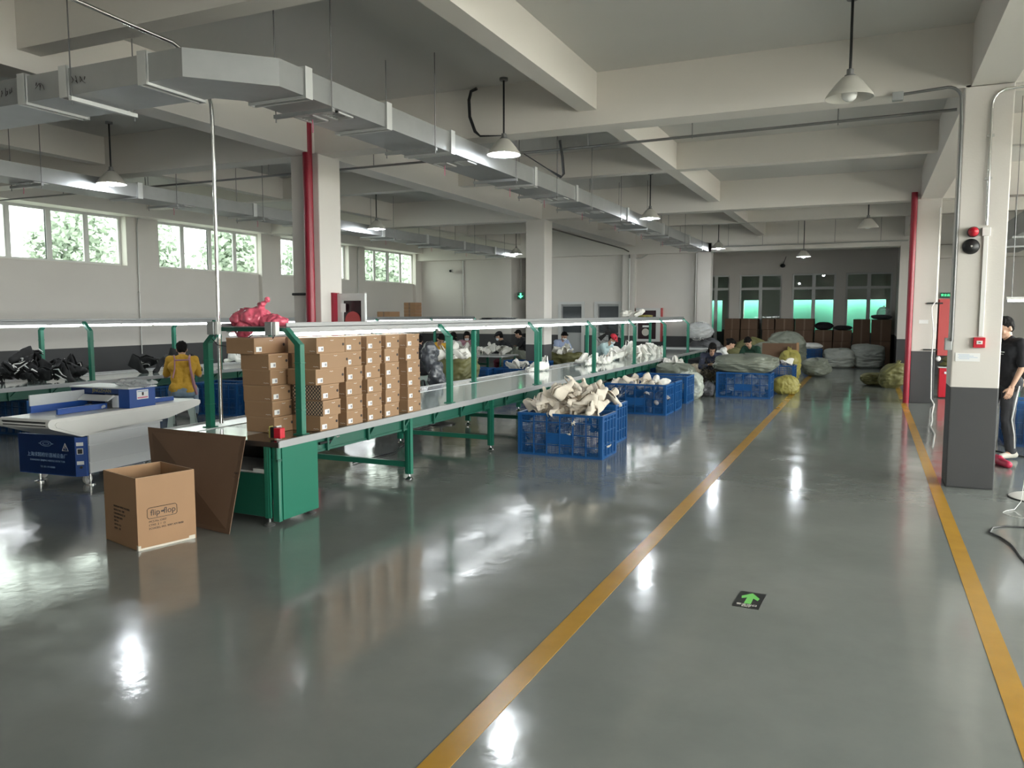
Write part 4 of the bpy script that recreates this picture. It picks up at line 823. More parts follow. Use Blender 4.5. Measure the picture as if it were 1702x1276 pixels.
# belt loop: side profile in (y,z)
prof = [(-0.36,0.68),(-0.33,0.715),(1.62,0.715),(1.66,0.70),(1.665,0.67),(1.64,0.645),(1.15,0.55),(0.0,0.505),(-0.33,0.62),(-0.36,0.65)]
bx_ = MB(); bx_.prism([(y, z) for y, z in prof], 'x', -0.60, 0.03); bx_.build('belt_loop', M['mbelt'], md)
MB().prism([(-0.3,0.66),(-0.28,0.68),(1.6,0.68),(1.6,0.665),(1.1,0.57),(0.0,0.525),(-0.28,0.63)], 'x', 0.03, 0.04).build('side_guard', M['mbelt'], md)
MB().box(-0.54, -0.365, 0.645, -0.03, -0.34, 0.66).build('end_slot', M['black'], md)
MB().cyl((-0.625, -0.325, 0.668), (0.035, -0.325, 0.668), 0.047, n=24).build('end_roller', M['mbelt'], md, smooth=True)
rb = MB(); rb.cyl((-0.56, -0.375, 0.69), (0.0, -0.375, 0.69), 0.006); rb.box(-0.56, -0.371, 0.65, 0.0, -0.366, 0.682); rb.build('end_guard', M['black'], md)
# head: bridge over the belt
hd = MB(); hd.bbox(-0.13, 0.62, 0.715, 0.02, 0.98, 0.93, 0.004); hd.build('head_box', M['mach_blue'], md); MB().bbox(-0.80, 0.62, 0.86, -0.12, 0.96, 0.92, 0.004).build('head_bridge', M['mach_dk'], md)
MB().bbox(-0.80, 0.6, 0.92, 0.03, 1.0, 0.935, 0.003).build('top_cover', M['mach_white'], md); MB().bbox(-0.79, 0.62, 0.6, -0.62, 0.98, 0.92, 0.004).build('head_box', M['mach_dk'], md)
cv = MB(); cv.prism([(0.58,0.855),(0.50,0.80),(0.505,0.795),(0.62,0.845)], 'x', -0.58, -0.16); cv.build('tunnel_flap', M['mach_white'], md)
MB().box(-0.62, 0.9, 0.72, -0.13, 0.93, 0.86).build('tunnel_wall', M['mach_white'], md)
MB().box(-0.2, 0.6, 0.72, -0.13, 0.64, 0.85).build('tunnel_post', M['mach_white'], md)
MB().bbox(-0.24, -0.05, 0.717, -0.215, 0.55, 0.775, 0.003).build('guide_rail', M['mach_blue'], md); MB().bbox(-0.60, -0.05, 0.717, -0.575, 0.62, 0.79, 0.003).build('guide_rail', M['mach_blue'], md)
MB().box(-0.60, -0.05, 0.79, -0.585, 0.6, 0.9).build('clear_screen', M['film'], md); MB().bbox(-0.16, 0.98, 0.717, -0.135, 1.42, 0.765, 0.003).build('guide_rail', M['mach_blue'], md)
cl_ = MB(); cl_.box(0.0205, 0.72, 0.8, 0.022, 0.88, 0.9); lab = cl_.build('control_label', M['paper'], md); MB().box(0.022, 0.73, 0.81, 0.0228, 0.87, 0.825).build('label_print', M['magenta'], lab); MB().box(0.022, 0.79, 0.84, 0.023, 0.815, 0.875).build('label_print', M['ink'], lab); MB().box(0.022, 0.73, 0.88, 0.0228, 0.87, 0.888).build('label_print', M['ink_b'], lab)
text('JINGZHAN', 0.055, frame_T((-0.36, 0.6185, 0.892), (1,0,0), (0,0,1)), M['sack_y'], 'maker_name', md)
MB().box(-0.5, 0.56, 0.76, -0.46, 0.58, 0.775).build('sensor_clip', M['black'], md)
for x, y in ((-0.08, 0.14), (-0.76, 0.2), (-0.08, 0.95), (-0.76, 0.95)):
    cs = MB(); cs.cyl((x-0.015, y, 0.048), (x+0.015, y, 0.048), 0.047, n=20); cs.build('castor', M['whitep'], md, smooth=True); MB().prism([(y-0.03,0.1),(y+0.03,0.1),(y+0.005,0.04),(y-0.005,0.04)], 'x', x-0.022, x+0.022).build('castor_fork', M['galv'], md)
for x, y in ((-0.62, 0.05), (-0.02, 0.12)):
    MB().lathe([(0.0,0.0),(0.05,0.0),(0.05,0.012),(0.012,0.02),(0.012,0.11),(0.0,0.11)], (x, y, 0), n=16).build('levelling_foot', M['chrome'], md, smooth=True)
fb = MB(); 
for k in range(6): fb.ell((-7.42+0.07*k, 6.1+0.02*(k % 2), 0.962+0.012*(k % 2)), (0.09, 0.1, 0.026))
fb_o = organic(fb, 'film_bundle', M['film'], None, 0.012, 1, 0.02, 25, 1); tag(fb_o, 'crumpled clear plastic bags lying on top of the blue machine', 'plastic bags')
sm_ = MB(); [sm_.ell((-7.5+0.05*k, 5.72+0.03*k, 0.74), (0.06, 0.05, 0.024)) for k in range(3)]
tag(organic(sm_, 'film_bundle', M['film'], None, 0.01, 1, 0.012, 30, 2), 'small crumpled plastic bag at the mouth of the machine tunnel', 'plastic bag')

# ------------------------------------------------------------------ blue crates
def crate_proto(L=1.06, W=0.55, H=0.52):
    """open blue plastic crate, long side along x, centred"""
    t = thing('plastic_crate', '', 'crate')
    fr = MB(); hx, hy = L/2, W/2
    fr.box(-hx, -hy, 0, hx, hy, 0.02)
    for s in (-1, 1):
        fr.box(-hx-0.012, s*hy-0.014, H-0.03, hx+0.012, s*hy+0.014, H); fr.box(s*hx-0.014, -hy-0.012, H-0.03, s*hx+0.014, hy+0.012, H)
        fr.box(-hx, s*hy-0.008, 0, hx, s*hy+0.008, 0.03); fr.box(s*hx-0.008, -hy, 0, s*hx+0.008, hy, 0.03)
        for c in (-1, 1): fr.box(s*hx-0.028, c*hy-0.028, 0, s*hx+0.012, c*hy+0.012, H) if s > 0 and c > 0 else fr.box(min(s*hx-0.028*s, s*hx+0.012*s), min(c*hy-0.028*c, c*hy+0.012*c), 0, max(s*hx-0.028*s, s*hx+0.012*s), max(c*hy-0.028*c, c*hy+0.012*c), H)
    fr.build('crate_frame', M['blue'], t)
    rb = MB()
    for s in (-1, 1):
        for i in range(7):
            x = -hx+0.03+i*(L-0.06)/6; rb.box(x-0.007, s*hy-0.012, 0.02, x+0.007, s*hy+0.012, H-0.02)
        for z in (H*0.26, H*0.52, H*0.80): rb.box(-hx, s*hy-0.009, z-0.006, hx, s*hy+0.009, z+0.006)
        c = (L-0.06)/6; rb.box(-c, s*hy-0.006, H*0.30, c, s*hy+0.006, H*0.55)
        for i in range(5):
            y = -hy+0.03+i*(W-0.06)/4; rb.box(s*hx-0.012, y-0.012, 0.02, s*hx+0.012, y+0.012, H-0.02)
        for z in (H*0.3, H*0.62, H*0.86): rb.box(s*hx-0.009, -hy, z-0.006, s*hx+0.009, hy, z+0.006)
    rb.build('rib', M['blue'], t)
    pf = MB()
    for s in (-1, 1): pf.box(-hx, s*hy-0.0015, 0.02, hx, s*hy+0.0015, H-0.02); pf.box(s*hx-0.0015, -hy, 0.02, s*hx+0.0015, hy, H-0.02)
    pf.build('mesh_wall', M['blue_perf'], t)
    return t
cpro = crate_proto(); cused = []
def crate(x, y, label, rz=0.0, s=(1, 1, 1), g='blue plastic crates', z=0.0):
    o = cpro if not cused else cptree(cpro); cused.append(1)
    o.location = (x, y, z); o.rotation_euler = (0, 0, rz); o.scale = s; tag(o, label, 'crate', g); return o
crate(-3.35, 9.08, 'blue mesh crate heaped with cream shoe uppers, closest to the camera')
crate(-3.55, 10.25, 'blue mesh crate heaped with uppers directly behind the closest crate', 0.01)
crate(-3.62, 13.42, 'blue crate filled level with pale uppers, first of the row of three', -0.01)
crate(-3.62, 14.08, 'blue crate with a white strap end, middle of the row of three', 0.01)
crate(-3.68, 15.4, 'blue crate, furthest of the row of three along the conveyor', 0.0, (1, 1.25, 1))
crate(-2.31, 16.85, 'blue mesh crate under the big green-grey sack beside the yellow line')
crate(-2.05, 19.1, 'blue crate with a white tag behind the crate with the big sack', 0.0, (1, 1.1, 1.05))
crate(-4.25, 17.75, 'dark blue crate under the conveyor edge by the reading worker', 0.0, (1, 1, 0.97))
crate(-1.75, 27.75, 'blue crate topped with crumpled white cloth before the stacked cartons', 0.0, (0.7, 0.9, 1.1))
crate(-7.0, 16.0, 'blue crate with white sneakers on the far side of the conveyor', 0.12)
crate(-8.1, 15.6, 'low blue crate beside the crate with white sneakers across the conveyor', 0.12)
crate(-7.3, 17.1, 'blue crate beside the low work table before the worker in the headscarf', 0.0, (1, 0.8, 1.2))
crate(-7.4, 19.3, 'blue crate with a few white shoes by the blue shirt worker', 0.0)
crate(-10.0, 8.1, 'blue crate half under the window conveyor beside the machine head', 1.5, (0.9, 0.9, 1.0)).location.x = -10.35
crate(-11.3, 6.0, 'blue crate with white wrapped goods under the window conveyor by the frame edge', 0.0, (0.9, 1, 0.97))
crate(-11.2, 7.5, 'blue crate behind the machine under the window conveyor', 0.0, (0.9, 1, 0.97))
crate(-11.3, 9.6, 'dark blue crate under the window conveyor beside the worker in yellow', 0.0, (0.9, 1, 0.97))
crate(-10.1, 10.35, 'dark blue crate behind the pale green stool', 0.1, (0.8, 1, 1.05))
crate(-11.3, 11.9, 'blue crate under the window conveyor behind the worker in yellow', 0.0, (0.9, 1, 0.97))
crate(2.2, 12.2, 'blue crate beside the standing man in black', 0.0, (1, 1, 1.15))
crate(2.65, 11.2, 'blue crate at the picture edge in front of the standing man', 0.2, (0.9, 1, 1.2))

# ------------------------------------------------------------------ shoe uppers
def upper_mesh(kind, seed):
    R = random.Random(seed); nu, nv = 18, 16
    Lg, H0 = {'low': (0.28, 0.11), 'boot': (0.27, 0.2), 'flat': (0.27, 0.07)}[kind]
    m = MB(); vs = []
    for i in range(nu+1):
        u = i/nu; x = (u-0.38)*Lg
        w = 0.045*(1.0-0.25*abs(u-0.2)) * (1.12 if u > 0.55 else 0.92); w *= math.sqrt(max(0.02, 1-max(0, (u-0.8)/0.2)**2)) if u > 0.8 else (math.sqrt(max(0.15, 1-((0.14-u)/0.14)**2)) if u < 0.14 else 1)
        t = max(0.0, min(1.0, (u-0.35)/0.35)); h = H0*(1-t)+0.055*t; h *= (1.0 if u < 0.85 else math.sqrt(max(0.1, 1-((u-0.85)/0.17)**2)))
        for j in range(nv+1):
            a = PI*1.18*(j/nv)-PI*0.09; p = Vector((x + (0.02 if kind == 'boot' else 0)*math.sin(a)*(u-0.4), w*math.cos(a)*(1.0+0.12*math.sin(a)), h*(0.18+0.82*math.sin(a)) if a > 0 and a < PI else h*0.1))
            p += Vector((noise.noise(p*14+Vector((seed, 0, 0))), noise.noise(p*14+Vector((0, seed, 3))), noise.noise(p*14+Vector((5, 0, seed)))))*0.016
            if kind == 'flat': p.z *= 0.7+0.3*math.sin(u*9)
            vs.append(p)
    fs = []; N = nv+1
    for i in range(nu):
        for j in range(nv):
            u = (i+0.5)/nu; v = (j+0.5)/nv
            if u < 0.42 and 0.36 < v < 0.64: continue
            if 0.42 <= u < 0.58 and 0.44 < v < 0.56 and kind != 'flat': continue
            fs.append((i*N+j, (i+1)*N+j, (i+1)*N+j+1, i*N+j+1))
    m.add(vs, fs); return m
def make_upper(kind, seed, mm, stripe=None):
    o = upper_mesh(kind, seed).build('shoe_upper', mm)
    def f(o):
        s = o.modifiers.new('s', 'SOLIDIFY'); s.thickness = 0.007; s.offset = -1
        b = o.modifiers.new('b', 'SUBSURF'); b.levels = 1
    fin(o, f); o.data.polygons.foreach_set('use_smooth', [True]*len(o.data.polygons))
    if stripe:
        k = MB(); k.tube([(-0.09, -0.047, 0.05), (-0.03, -0.049, 0.085), (0.03, -0.05, 0.05), (0.09, -0.04, 0.045)], [0.003, 0.009, 0.007, 0.002], 6); k.tube([(0.13, 0.03, 0.012), (0.165, 0.0, 0.012), (0.13, -0.03, 0.012), (0.05, -0.048, 0.01), (-0.05, -0.045, 0.01)], 0.006, 6)
        k.build('white_stripe', stripe, o)
    return o
UP = {}
UP['cream'] = [make_upper(k, s, M['felt']) for k, s in (('boot', 1), ('low', 2), ('boot', 3), ('flat', 4), ('low', 5))]
UP['white'] = [make_upper(k, s, M['white_up']) for k, s in (('low', 6), ('low', 7), ('boot', 8))]
UP['black'] = [make_upper(k, s, M['blk_up'], M['trimw']) for k, s in (('low', 9), ('boot', 10), ('low', 11))] + [make_upper('boot', 12, M['blk_up'])]
UP['grey'] = [make_upper(k, s, M['greyup']) for k, s in (('low', 13), ('flat', 14))]
uused = set()
def heap(kinds, n, cx, cy, z0, rx, ry, hgt, label, cat, group, seed=0, scale=1.0, flat=False, tilt=0.8, name='shoe_upper', base=0.0, upright=False):
    R = random.Random(seed); protos = [p for k in kinds for p in UP[k]]
    placed = []
    for i in range(n):
        for _ in range(30):
            a = R.uniform(0, 2*PI); rr = math.sqrt(R.random()); x = rr*math.cos(a)*rx; y = rr*math.sin(a)*ry
            if not flat: x = R.uniform(-1, 1)*rx; y = R.uniform(-1, 1)*ry
            q = 1-max(abs(x/rx), abs(y/ry))**2 if not flat else 1-rr*rr
            lim = hgt*max(0.0, q); z = R.random()*lim if i > n*0.4 else lim*0.25*R.random()
            if all((x-p[0])**2+(y-p[1])**2+1.6*(z-p[2])**2 > (0.095*scale)**2 for p in placed): break
        placed.append((x, y, z)); src = R.choice(protos)
        if src.name in uused: o = cptree(src)
        else: uused.add(src.name); o = src
        s = scale*R.uniform(0.9, 1.12); o.scale = (s, s, s)
        if upright: o.rotation_euler = (R.uniform(-.1,.1), R.uniform(-.1,.1), R.uniform(-0.6, 0.6)+upright)
        else: o.rotation_euler = (R.gauss(0, tilt), R.gauss(0, tilt*0.8), R.uniform(0, 2*PI))
        o.location = (cx+x, cy+y, z0+z+(0.05*s if not upright else 0.002)); o.name = name
        tag(o, label, cat, group)
G = 'cream shoe uppers in the closest crate'
heap(['cream'], 44, -3.36, 9.08, 0.47, 0.44, 0.20, 0.26, 'cream fleecy shoe upper in the heap on the closest blue crate', 'shoe upper', G, 1, 1.0)
heap(['white', 'cream'], 62, -3.37, 8.985, 0.04, 0.40, 0.05, 0.0, 'pale shoe upper seen through the mesh of the closest blue crate', 'shoe upper', 'uppers inside the closest crate', 2, 0.95)
for o in [q for q in bpy.data.objects if q.get('group') == 'uppers inside the closest crate']: o.location.z = 0.06+0.38*random.Random(hash(o.name) % 1000 if False else int(o.location.x*1e5) % 977).random()
heap(['cream'], 22, -3.5, 10.2, 0.5, 0.40, 0.2, 0.38, 'cream shoe upper in the tall heap on the crate behind the closest one', 'shoe upper', 'cream uppers in the second crate', 3, 1.05)
heap(['white', 'cream'], 16, -3.62, 13.42, 0.42, 0.42, 0.2, 0.06, 'pale shoe upper lying in the first crate of the row of three', 'shoe upper', 'pale uppers in the first crate of three', 4)
heap(['grey'], 14, -3.6, 13.25, 0.05, 0.46, 0.06, 0.0, 'grey upper seen through the mesh of the first crate of the row of three', 'shoe upper', 'uppers inside the first crate of three', 15)
for o in [q for q in bpy.data.objects if q.get('group') == 'uppers inside the first crate of three']: o.location.z = 0.05+0.36*random.Random(int(o.location.x*1e5) % 977).random()
heap(['white'], 34, -2.31, 16.77, 0.03, 0.40, 0.05, 0.0, 'white sneaker seen through the mesh of the crate under the big sack', 'sneaker', 'white sneakers inside the crate under the big sack', 5, 1.0, name='sneaker')
for o in [q for q in bpy.data.objects if q.get('group') == 'white sneakers inside the crate under the big sack']: o.location.z = 0.05+0.30*random.Random(int(o.location.x*1e5) % 977).random()
heap(['white', 'grey'], 9, -2.05, 19.1, 0.5, 0.4, 0.22, 0.1, 'pale shoe upper on top of the crate with a white tag', 'shoe upper', 'uppers on the tagged crate', 6)
heap(['grey', 'white'], 9, -4.05, 17.75, 0.5, 0.4, 0.2, 0.12, 'dusty pink-grey shoe piece in the dark crate by the reading worker', 'shoe upper', 'shoe pieces by the reading worker', 7)
heap(['white'], 26, -4.95, 17.6, 0.70, 0.42, 0.9, 0.26, 'white knitted shoe upper in the larger heap on the conveyor', 'shoe upper', 'white uppers in the larger conveyor heap', 8, 1.1, flat=True)
heap(['white'], 12, -5.15, 20.0, 0.70, 0.35, 0.9, 0.12, 'white shoe upper at the far end of the conveyor belt', 'shoe upper', 'white uppers at the conveyor far end', 9, 1.1, flat=True)
heap(['white'], 14, -5.1, 15.6, 0.70, 0.3, 0.75, 0.05, 'white sneaker standing on the conveyor in front of the red cap', 'sneaker', 'white sneakers before the red cap worker', 10, 1.15, flat=True, name='sneaker', upright=-PI/2)
heap(['white'], 6, -5.45, 13.2, 0.70, 0.12, 0.3, 0.0, 'white sneaker standing alone on the conveyor shelf beside a post', 'sneaker', 'pair of sneakers on the conveyor shelf', 11, 1.3, flat=True, name='sneaker', upright=-PI/2)
heap(['white'], 6, -7.0, 16.0, 0.48, 0.4, 0.2, 0.08, 'white sneaker in the blue crate across the conveyor', 'sneaker', 'sneakers in the crate across the conveyor', 12, 1.15, name='sneaker')
heap(['white'], 4, -7.4, 19.3, 0.47, 0.3, 0.2, 0.05, 'white shoe in the crate at the feet of the blue shirt worker', 'sneaker', 'shoes by the blue shirt worker', 13, 1.15, name='sneaker')
wt = thing('work_table', 'low work table covered with white uppers among the seated workers', 'table', (-8.6, 17.5, 0))
MB().box(-9.25, 17.0, 0.68, -7.95, 18.0, 0.71).build('tabletop', M['steelgrey'], wt, world=True)
for x in (-9.18, -8.02):
    for y in (17.08, 17.92): MB().cyl((x, y, 0), (x, y, 0.68), 0.02, n=8).build('leg', M['green'], wt, world=True)
heap(['white'], 22, -8.6, 17.5, 0.71, 0.6, 0.45, 0.15, 'white knitted upper in the heap between the seated workers', 'shoe upper', 'white uppers between the seated workers', 14, 1.15, flat=True)
G = 'black knitted uppers in the tall pile'
heap(['black'], 34, -11.55, 8.0, 0.70, 0.42, 0.80, 0.42, 'black shoe upper with white trim in the tall pile on the window conveyor', 'shoe upper', G, 21, 1.25, flat=True)
heap(['black'], 13, -11.4, 10.3, 0.70, 0.3, 0.65, 0.16, 'black shoe upper in the low pile beside the worker in yellow', 'shoe upper', 'black uppers in the low pile', 22, 1.2, flat=True)
heap(['white'], 6, -11.6, 12.4, 0.70, 0.3, 0.5, 0.1, 'white shoe on the window conveyor beyond the worker in yellow', 'sneaker', 'white shoes beyond the yellow worker', 23, 1.2, flat=True, name='sneaker')
heap(['white'], 3, -4.85, 17.2, 1.64, 0.12, 0.5, 0.0, 'white shoe lying on top of the light rack', 'sneaker', 'shoes on top of the light rack', 24, 1.1, flat=True, name='sneaker', tilt=0.3)

# ------------------------------------------------------------------ sacks and bags
def sack(label, x, y, rx, ry, h, m, seed=0, top='round', rz=0.0, z=0.0, fold=0.08, cat='sack', name='sack', group=None, lean=(0, 0)):
    nu, nv = 84, 56; vs = []; fs = []
    for j in range(nv+1):
        v = j/nv
        if top == 'round': r = (max(0.0, 1-abs(2*v-1)**2.8))**0.4
        elif top == 'block': r = (max(0.0, 1-abs(2*v-1)**8))**0.3
        elif top == 'tied': r = 1.0*(max(0.0, 1-abs(2*min(v, 0.92)-0.9)**3.0))**0.5 if v < 0.88 else 0.12+0.5*(v-0.88)
        else: r = (1-max(0, (0.1-v)/0.1)**2*0.5)*(1.0-0.1*math.sin(v*PI))
        if v == 0: r = 0.01
        for i in range(nu):
            a = 2*PI*i/nu; c, s = math.cos(a), math.sin(a); k = (abs(c)**3.2+abs(s)**3.2)**(-1/3.2)
            p = Vector((c*k*r*rx, s*k*r*ry, v*h)); d = noise.noise(Vector((c*1.3+seed, s*1.3, v*2.2)))*0.22 + fold*2.2*(0.35-abs(noise.noise(Vector((c*1.6+seed*2, s*1.6, v*5.5*h/0.6+0.6*math.sin(a*2+seed)))))) + fold*1.3*(0.3-abs(noise.noise(Vector((c*4, s*4, v*9+seed))))) + fold*0.5*noise.noise(Vector((c*11, s*11, v*17+seed)))
            p.x *= 1+d; p.y *= 1+d; p.z = max(0.0, p.z*(1+0.10*noise.noise(Vector((c*1.7, s*1.7, seed+v))))) if v > 0.02 else 0.0
            p.x += lean[0]*v*v; p.y += lean[1]*v*v; vs.append(p)
    for j in range(nv):
        for i in range(nu): fs.append((j*nu+i, j*nu+(i+1) % nu, (j+1)*nu+(i+1) % nu, (j+1)*nu+i))
    if top != 'open': fs.append(tuple(nv*nu+i for i in range(nu)))
    fs.append(tuple(range(nu))[::-1])
    if top == 'open': fs.append(tuple((nv-5)*nu+i for i in range(nu)))
    o = MB().add(vs, fs).build(name, m, None, smooth=170, loc=(x, y, z), rot=(0, 0, rz)); tag(o, label, cat, group); return o
sack('big green-grey sack slumped over the mesh crate beside the yellow line', -2.35, 16.95, 0.62, 0.42, 0.42, M['sack_grey'], 3, 'round', z=0.47, fold=0.07)
sack('translucent clear plastic bag standing between the crates', -3.27, 16.0, 0.24, 0.25, 0.6, M['film_bag'] if 'film_bag' in M else mat('milky_film', (0.42, 0.45, 0.40), 0.15, bump=0.5, bscale=14), 5, 'tied', fold=0.1)
sack('pale folded sack lying behind the crates under the conveyor edge', -3.7, 16.6, 0.4, 0.22, 0.66, M['sack_grey'], 6, 'block')
tg = MB(); R = random.Random(8)
for k in range(420):
    p = Vector((R.gauss(0, 0.17), R.gauss(0, 0.15), 0.08+abs(R.gauss(0.25, 0.17)))); d = Vector((R.gauss(0,1), R.gauss(0,1), R.gauss(0,1))).normalized()*0.07; tg.tube([p-d, p+d*0.2+Vector((0,0,0.01)), p+d], [0.003, 0.007, 0.003], 4)
tag(tg.build('trimming_bundle', M['twig'], loc=(-2.98, 17.2, 0.0)), 'tangled heap of olive brown offcuts beside the reading worker', 'offcuts', kind='stuff')
sack('pale sack slumped on the floor between the offcuts and the crate', -3.02, 16.6, 0.14, 0.16, 0.3, M['sack_dk'], 7)
yb_ = sack('yellow and green bag lying on its side next to the crate with the big sack', -1.62, 18.1, 0.2, 0.19, 0.55, M['sack_y'], 9, 'round', fold=0.08); yb_.rotation_euler = (0, PI/2, 0.2); yb_.location = (-1.86, 17.75, 0.19)
sack('upright yellow sack behind the tagged crate', -1.85, 21.4, 0.26, 0.24, 0.85, M['sack_y'], 10, 'tied')
sack('large grey-green sack standing before the stacked cartons', -2.3, 25.6, 0.55, 0.5, 1.15, M['sack_grey'], 11, 'round', fold=0.08)
sack('white woven sack, squat and folded, before the cartons and next to the blue crate', -0.86, 27.35, 0.46, 0.34, 0.60, M['sack_w'], 12, 'block', fold=0.06)
sack('white woven sack with a gathered crest in front of the cartons', 0.0, 27.5, 0.46, 0.34, 0.74, M['sack_w'], 13, 'block', fold=0.07)
sack('olive sack leaning by the red riser of the second pillar', 0.5, 20.3, 0.26, 0.25, 0.62, M['sack_g'], 14, 'tied', lean=(0.15, 0))
sack('low olive sack crumpled beside the leaning olive sack', 0.15, 20.9, 0.3, 0.28, 0.3, M['sack_g'], 15)
sack('big dark grey sack against the end wall corner', -4.55, 24.55, 0.55, 0.32, 0.95, M['sack_dk'], 16, 'round') 
wb = sack('shiny bundle of white film on top of the dark grey sack', -4.75, 24.5, 0.36, 0.3, 0.52, M['film'], 17, 'round', z=0.93, fold=0.12, cat='film bundle', name='film_bundle')
ts = MB(); R = random.Random(2)
for k in range(14):
    a = R.uniform(0, PI); ax = Vector((R.gauss(0,1), R.gauss(0,1), R.gauss(0,1))).normalized(); u = ax.orthogonal().normalized(); w_ = ax.cross(u); ts.tube([Vector((-4.75, 24.5, 1.19))+ (u*math.cos(2*PI*i/20)*0.33+w_*math.sin(2*PI*i/20)*0.26) for i in range(21)], 0.012, 5)
tag(ts.build('strapping', M['whitep']), 'white strapping coiled round the shiny bundle on the dark grey sack', 'strapping')
for i, (x, y, rx, h, mm, lb) in enumerate(((-3.6, 23.3, 0.38, 0.75, 'sack_g', 'olive sack in the heap behind the workers at the opening, beside the dark grey sack'), (-3.3, 25.2, 0.5, 0.95, 'sack_g', 'mustard-olive sack at the back of the heap behind the workers'),
        (-2.65, 23.9, 0.48, 0.9, 'sack_grey', 'pale grey-green sack behind the worker in dark green'), (-3.6, 21.6, 0.4, 0.5, 'sack_dk', 'low dark sack behind the worker in white and black'), (-1.3, 23.2, 0.35, 0.5, 'sack_grey', 'loose grey sack flopped over behind the tagged crate'),
        (-2.3, 21.0, 0.38, 0.55, 'tan', 'beige cloth bundle between the crates and the workers'), (-3.75, 18.9, 0.36, 0.5, 'tan', 'tan cloth bundle behind the big green-grey sack'))):
    sack(lb, x, y, rx, rx*0.8, h, M[mm], 20+i, 'round', fold=0.08)
sack('green woven sack brimming with white uppers across the conveyor', -7.35, 13.6, 0.40, 0.36, 0.86, M['sack_g'], 30, 'open', fold=0.06)
heap(['white'], 18, -7.35, 13.6, 0.78, 0.30, 0.26, 0.2, 'white upper spilling from the green woven sack', 'shoe upper', 'white uppers in the green sack', 31, 1.15, flat=True)
sack('grey-green sack near the middle pillar behind the crates', -8.3, 18.6, 0.35, 0.35, 0.85, M['sack_grey'], 32, 'tied')
sack('green sack with white shoes beside the worker in the blue shirt', -6.7, 18.0, 0.36, 0.33, 0.78, M['sack_g'], 33, 'open')
heap(['white'], 9, -6.7, 18.0, 0.72, 0.28, 0.25, 0.12, 'white shoe on the green sack beside the blue shirt worker', 'sneaker', 'shoes on the sack beside the blue shirt worker', 34, 1.1, flat=True, name='sneaker')
sack('khaki canvas bag lying on the floor behind the conveyor end', -7.0, 7.0, 0.62, 0.34, 0.32, M['sack_g'], 35, 'round', rz=0.3, fold=0.1)
sack('second khaki canvas bag slumped near the steel pole', -6.6, 8.2, 0.5, 0.3, 0.4, M['sack_g'], 36, 'round', rz=-0.2, fold=0.1)
sack('black rucksack on the far side of the conveyor near the floor fan', -6.3, 20.9, 0.3, 0.25, 1.02, M['blkc'], 37, 'round', cat='rucksack', name='rucksack')
sack('shiny grey plastic bag slumped near the wrapped fan', -6.35, 9.9, 0.3, 0.3, 0.55, M['film_dk'], 38, 'round', fold=0.1)
# pink bag on the light rack
pk = thing('carrier_bag', 'crumpled translucent pink carrier bag lying on the light rack end', 'plastic bag', (-4.95, 5.5, 1.6))
pb = MB(); Rk = random.Random(4)
for c, r in (((-0.18, 0, 0.07), (0.12, 0.13, 0.085)), ((-0.05, 0, 0.08), (0.15, 0.14, 0.085)), ((0.12, 0.03, 0.05), (0.15, 0.12, 0.06)), ((0.22, 0.03, 0.015), (0.07, 0.08, 0.035)), ((-0.13, -0.05, 0.0), (0.09, 0.07, 0.1))): pb.ell(c, r)
pb.cap((0.0, 0, 0.13), (0.03, 0, 0.19), 0.03, 0.018); pb.cap((0.03, 0, 0.19), (0.09, 0, 0.235), 0.02, 0.03); pb.cap((0.02, 0, 0.17), (-0.01, 0.02, 0.2), 0.02, 0.01); pb.cap((0.25, 0.03, 0.01), (0.33, 0.02, 0.0), 0.03, 0.008); pb.cap((-0.12, 0, 0.13), (0.02, 0, 0.15), 0.05, 0.03)
po_ = organic(pb, 'bag_film', M['pinkbag'], pk, 0.007, 3, 0.02, 11, 4)
for v in po_.data.vertices: v.co += v.normal*0.022*(0.3-abs(noise.noise(v.co*19)))
# fans
def cage_fan(t, c, r, d, mm):
    c = Vector(c); d = Vector(d).normalized(); u = d.orthogonal().normalized(); w_ = d.cross(u); k = MB()
    for rr, off in ((r, 0), (r*0.66, 0.05), (r*0.33, 0.07), (r*0.66, -0.05)): k.tube([c+d*off+(u*math.cos(2*PI*i/28)+w_*math.sin(2*PI*i/28))*rr for i in range(29)], 0.005, 5)
    for i in range(20):
        a = 2*PI*i/20; e = u*math.cos(a)+w_*math.sin(a)
        for s in (1, -1): k.tube([c+d*0.07*s, c+d*0.05*s+e*r*0.66, c+e*r], 0.0022, 4)
    k.build('cage', mm, t, world=True); b = MB()
    for i in range(3):
        a = 2*PI*i/3; e = u*math.cos(a)+w_*math.sin(a); f2 = d.cross(e); b.add([c+e*0.03-f2*0.03, c+e*r*0.8-f2*0.09, c+e*r*0.85+f2*0.05, c+e*0.03+f2*0.03, c+e*0.03-f2*0.03+d*0.012, c+e*r*0.8-f2*0.09+d*0.03, c+e*r*0.85+f2*0.05-d*0.01, c+e*0.03+f2*0.03-d*0.01], [(0,1,2,3),(4,5,6,7),(0,1,5,4),(1,2,6,5),(2,3,7,6)])
    b.build('blade', mm, t, world=True)
    MB().cyl(c-d*0.16, c+d*0.02, 0.075, n=16).build('motor', mm, t, world=True)
fn = thing('pedestal_fan', 'black pedestal fan on the far side of the conveyor behind the red cap', 'fan', (-6.85, 22.0, 0))
MB().lathe([(0,0.0),(0.25,0.0),(0.25,0.02),(0.06,0.05),(0.03,0.08),(0.0,0.08)], (-6.85, 22.0, 0), n=24).build('base', M['black'], fn, world=True); MB().cyl((-6.85, 22.0, 0.05), (-6.85, 22.0, 1.15), 0.022).build('pole', M['black'], fn, world=True)
cage_fan(fn, (-6.85, 21.85, 1.18), 0.37, (0.3, -1, 0), M['black'])
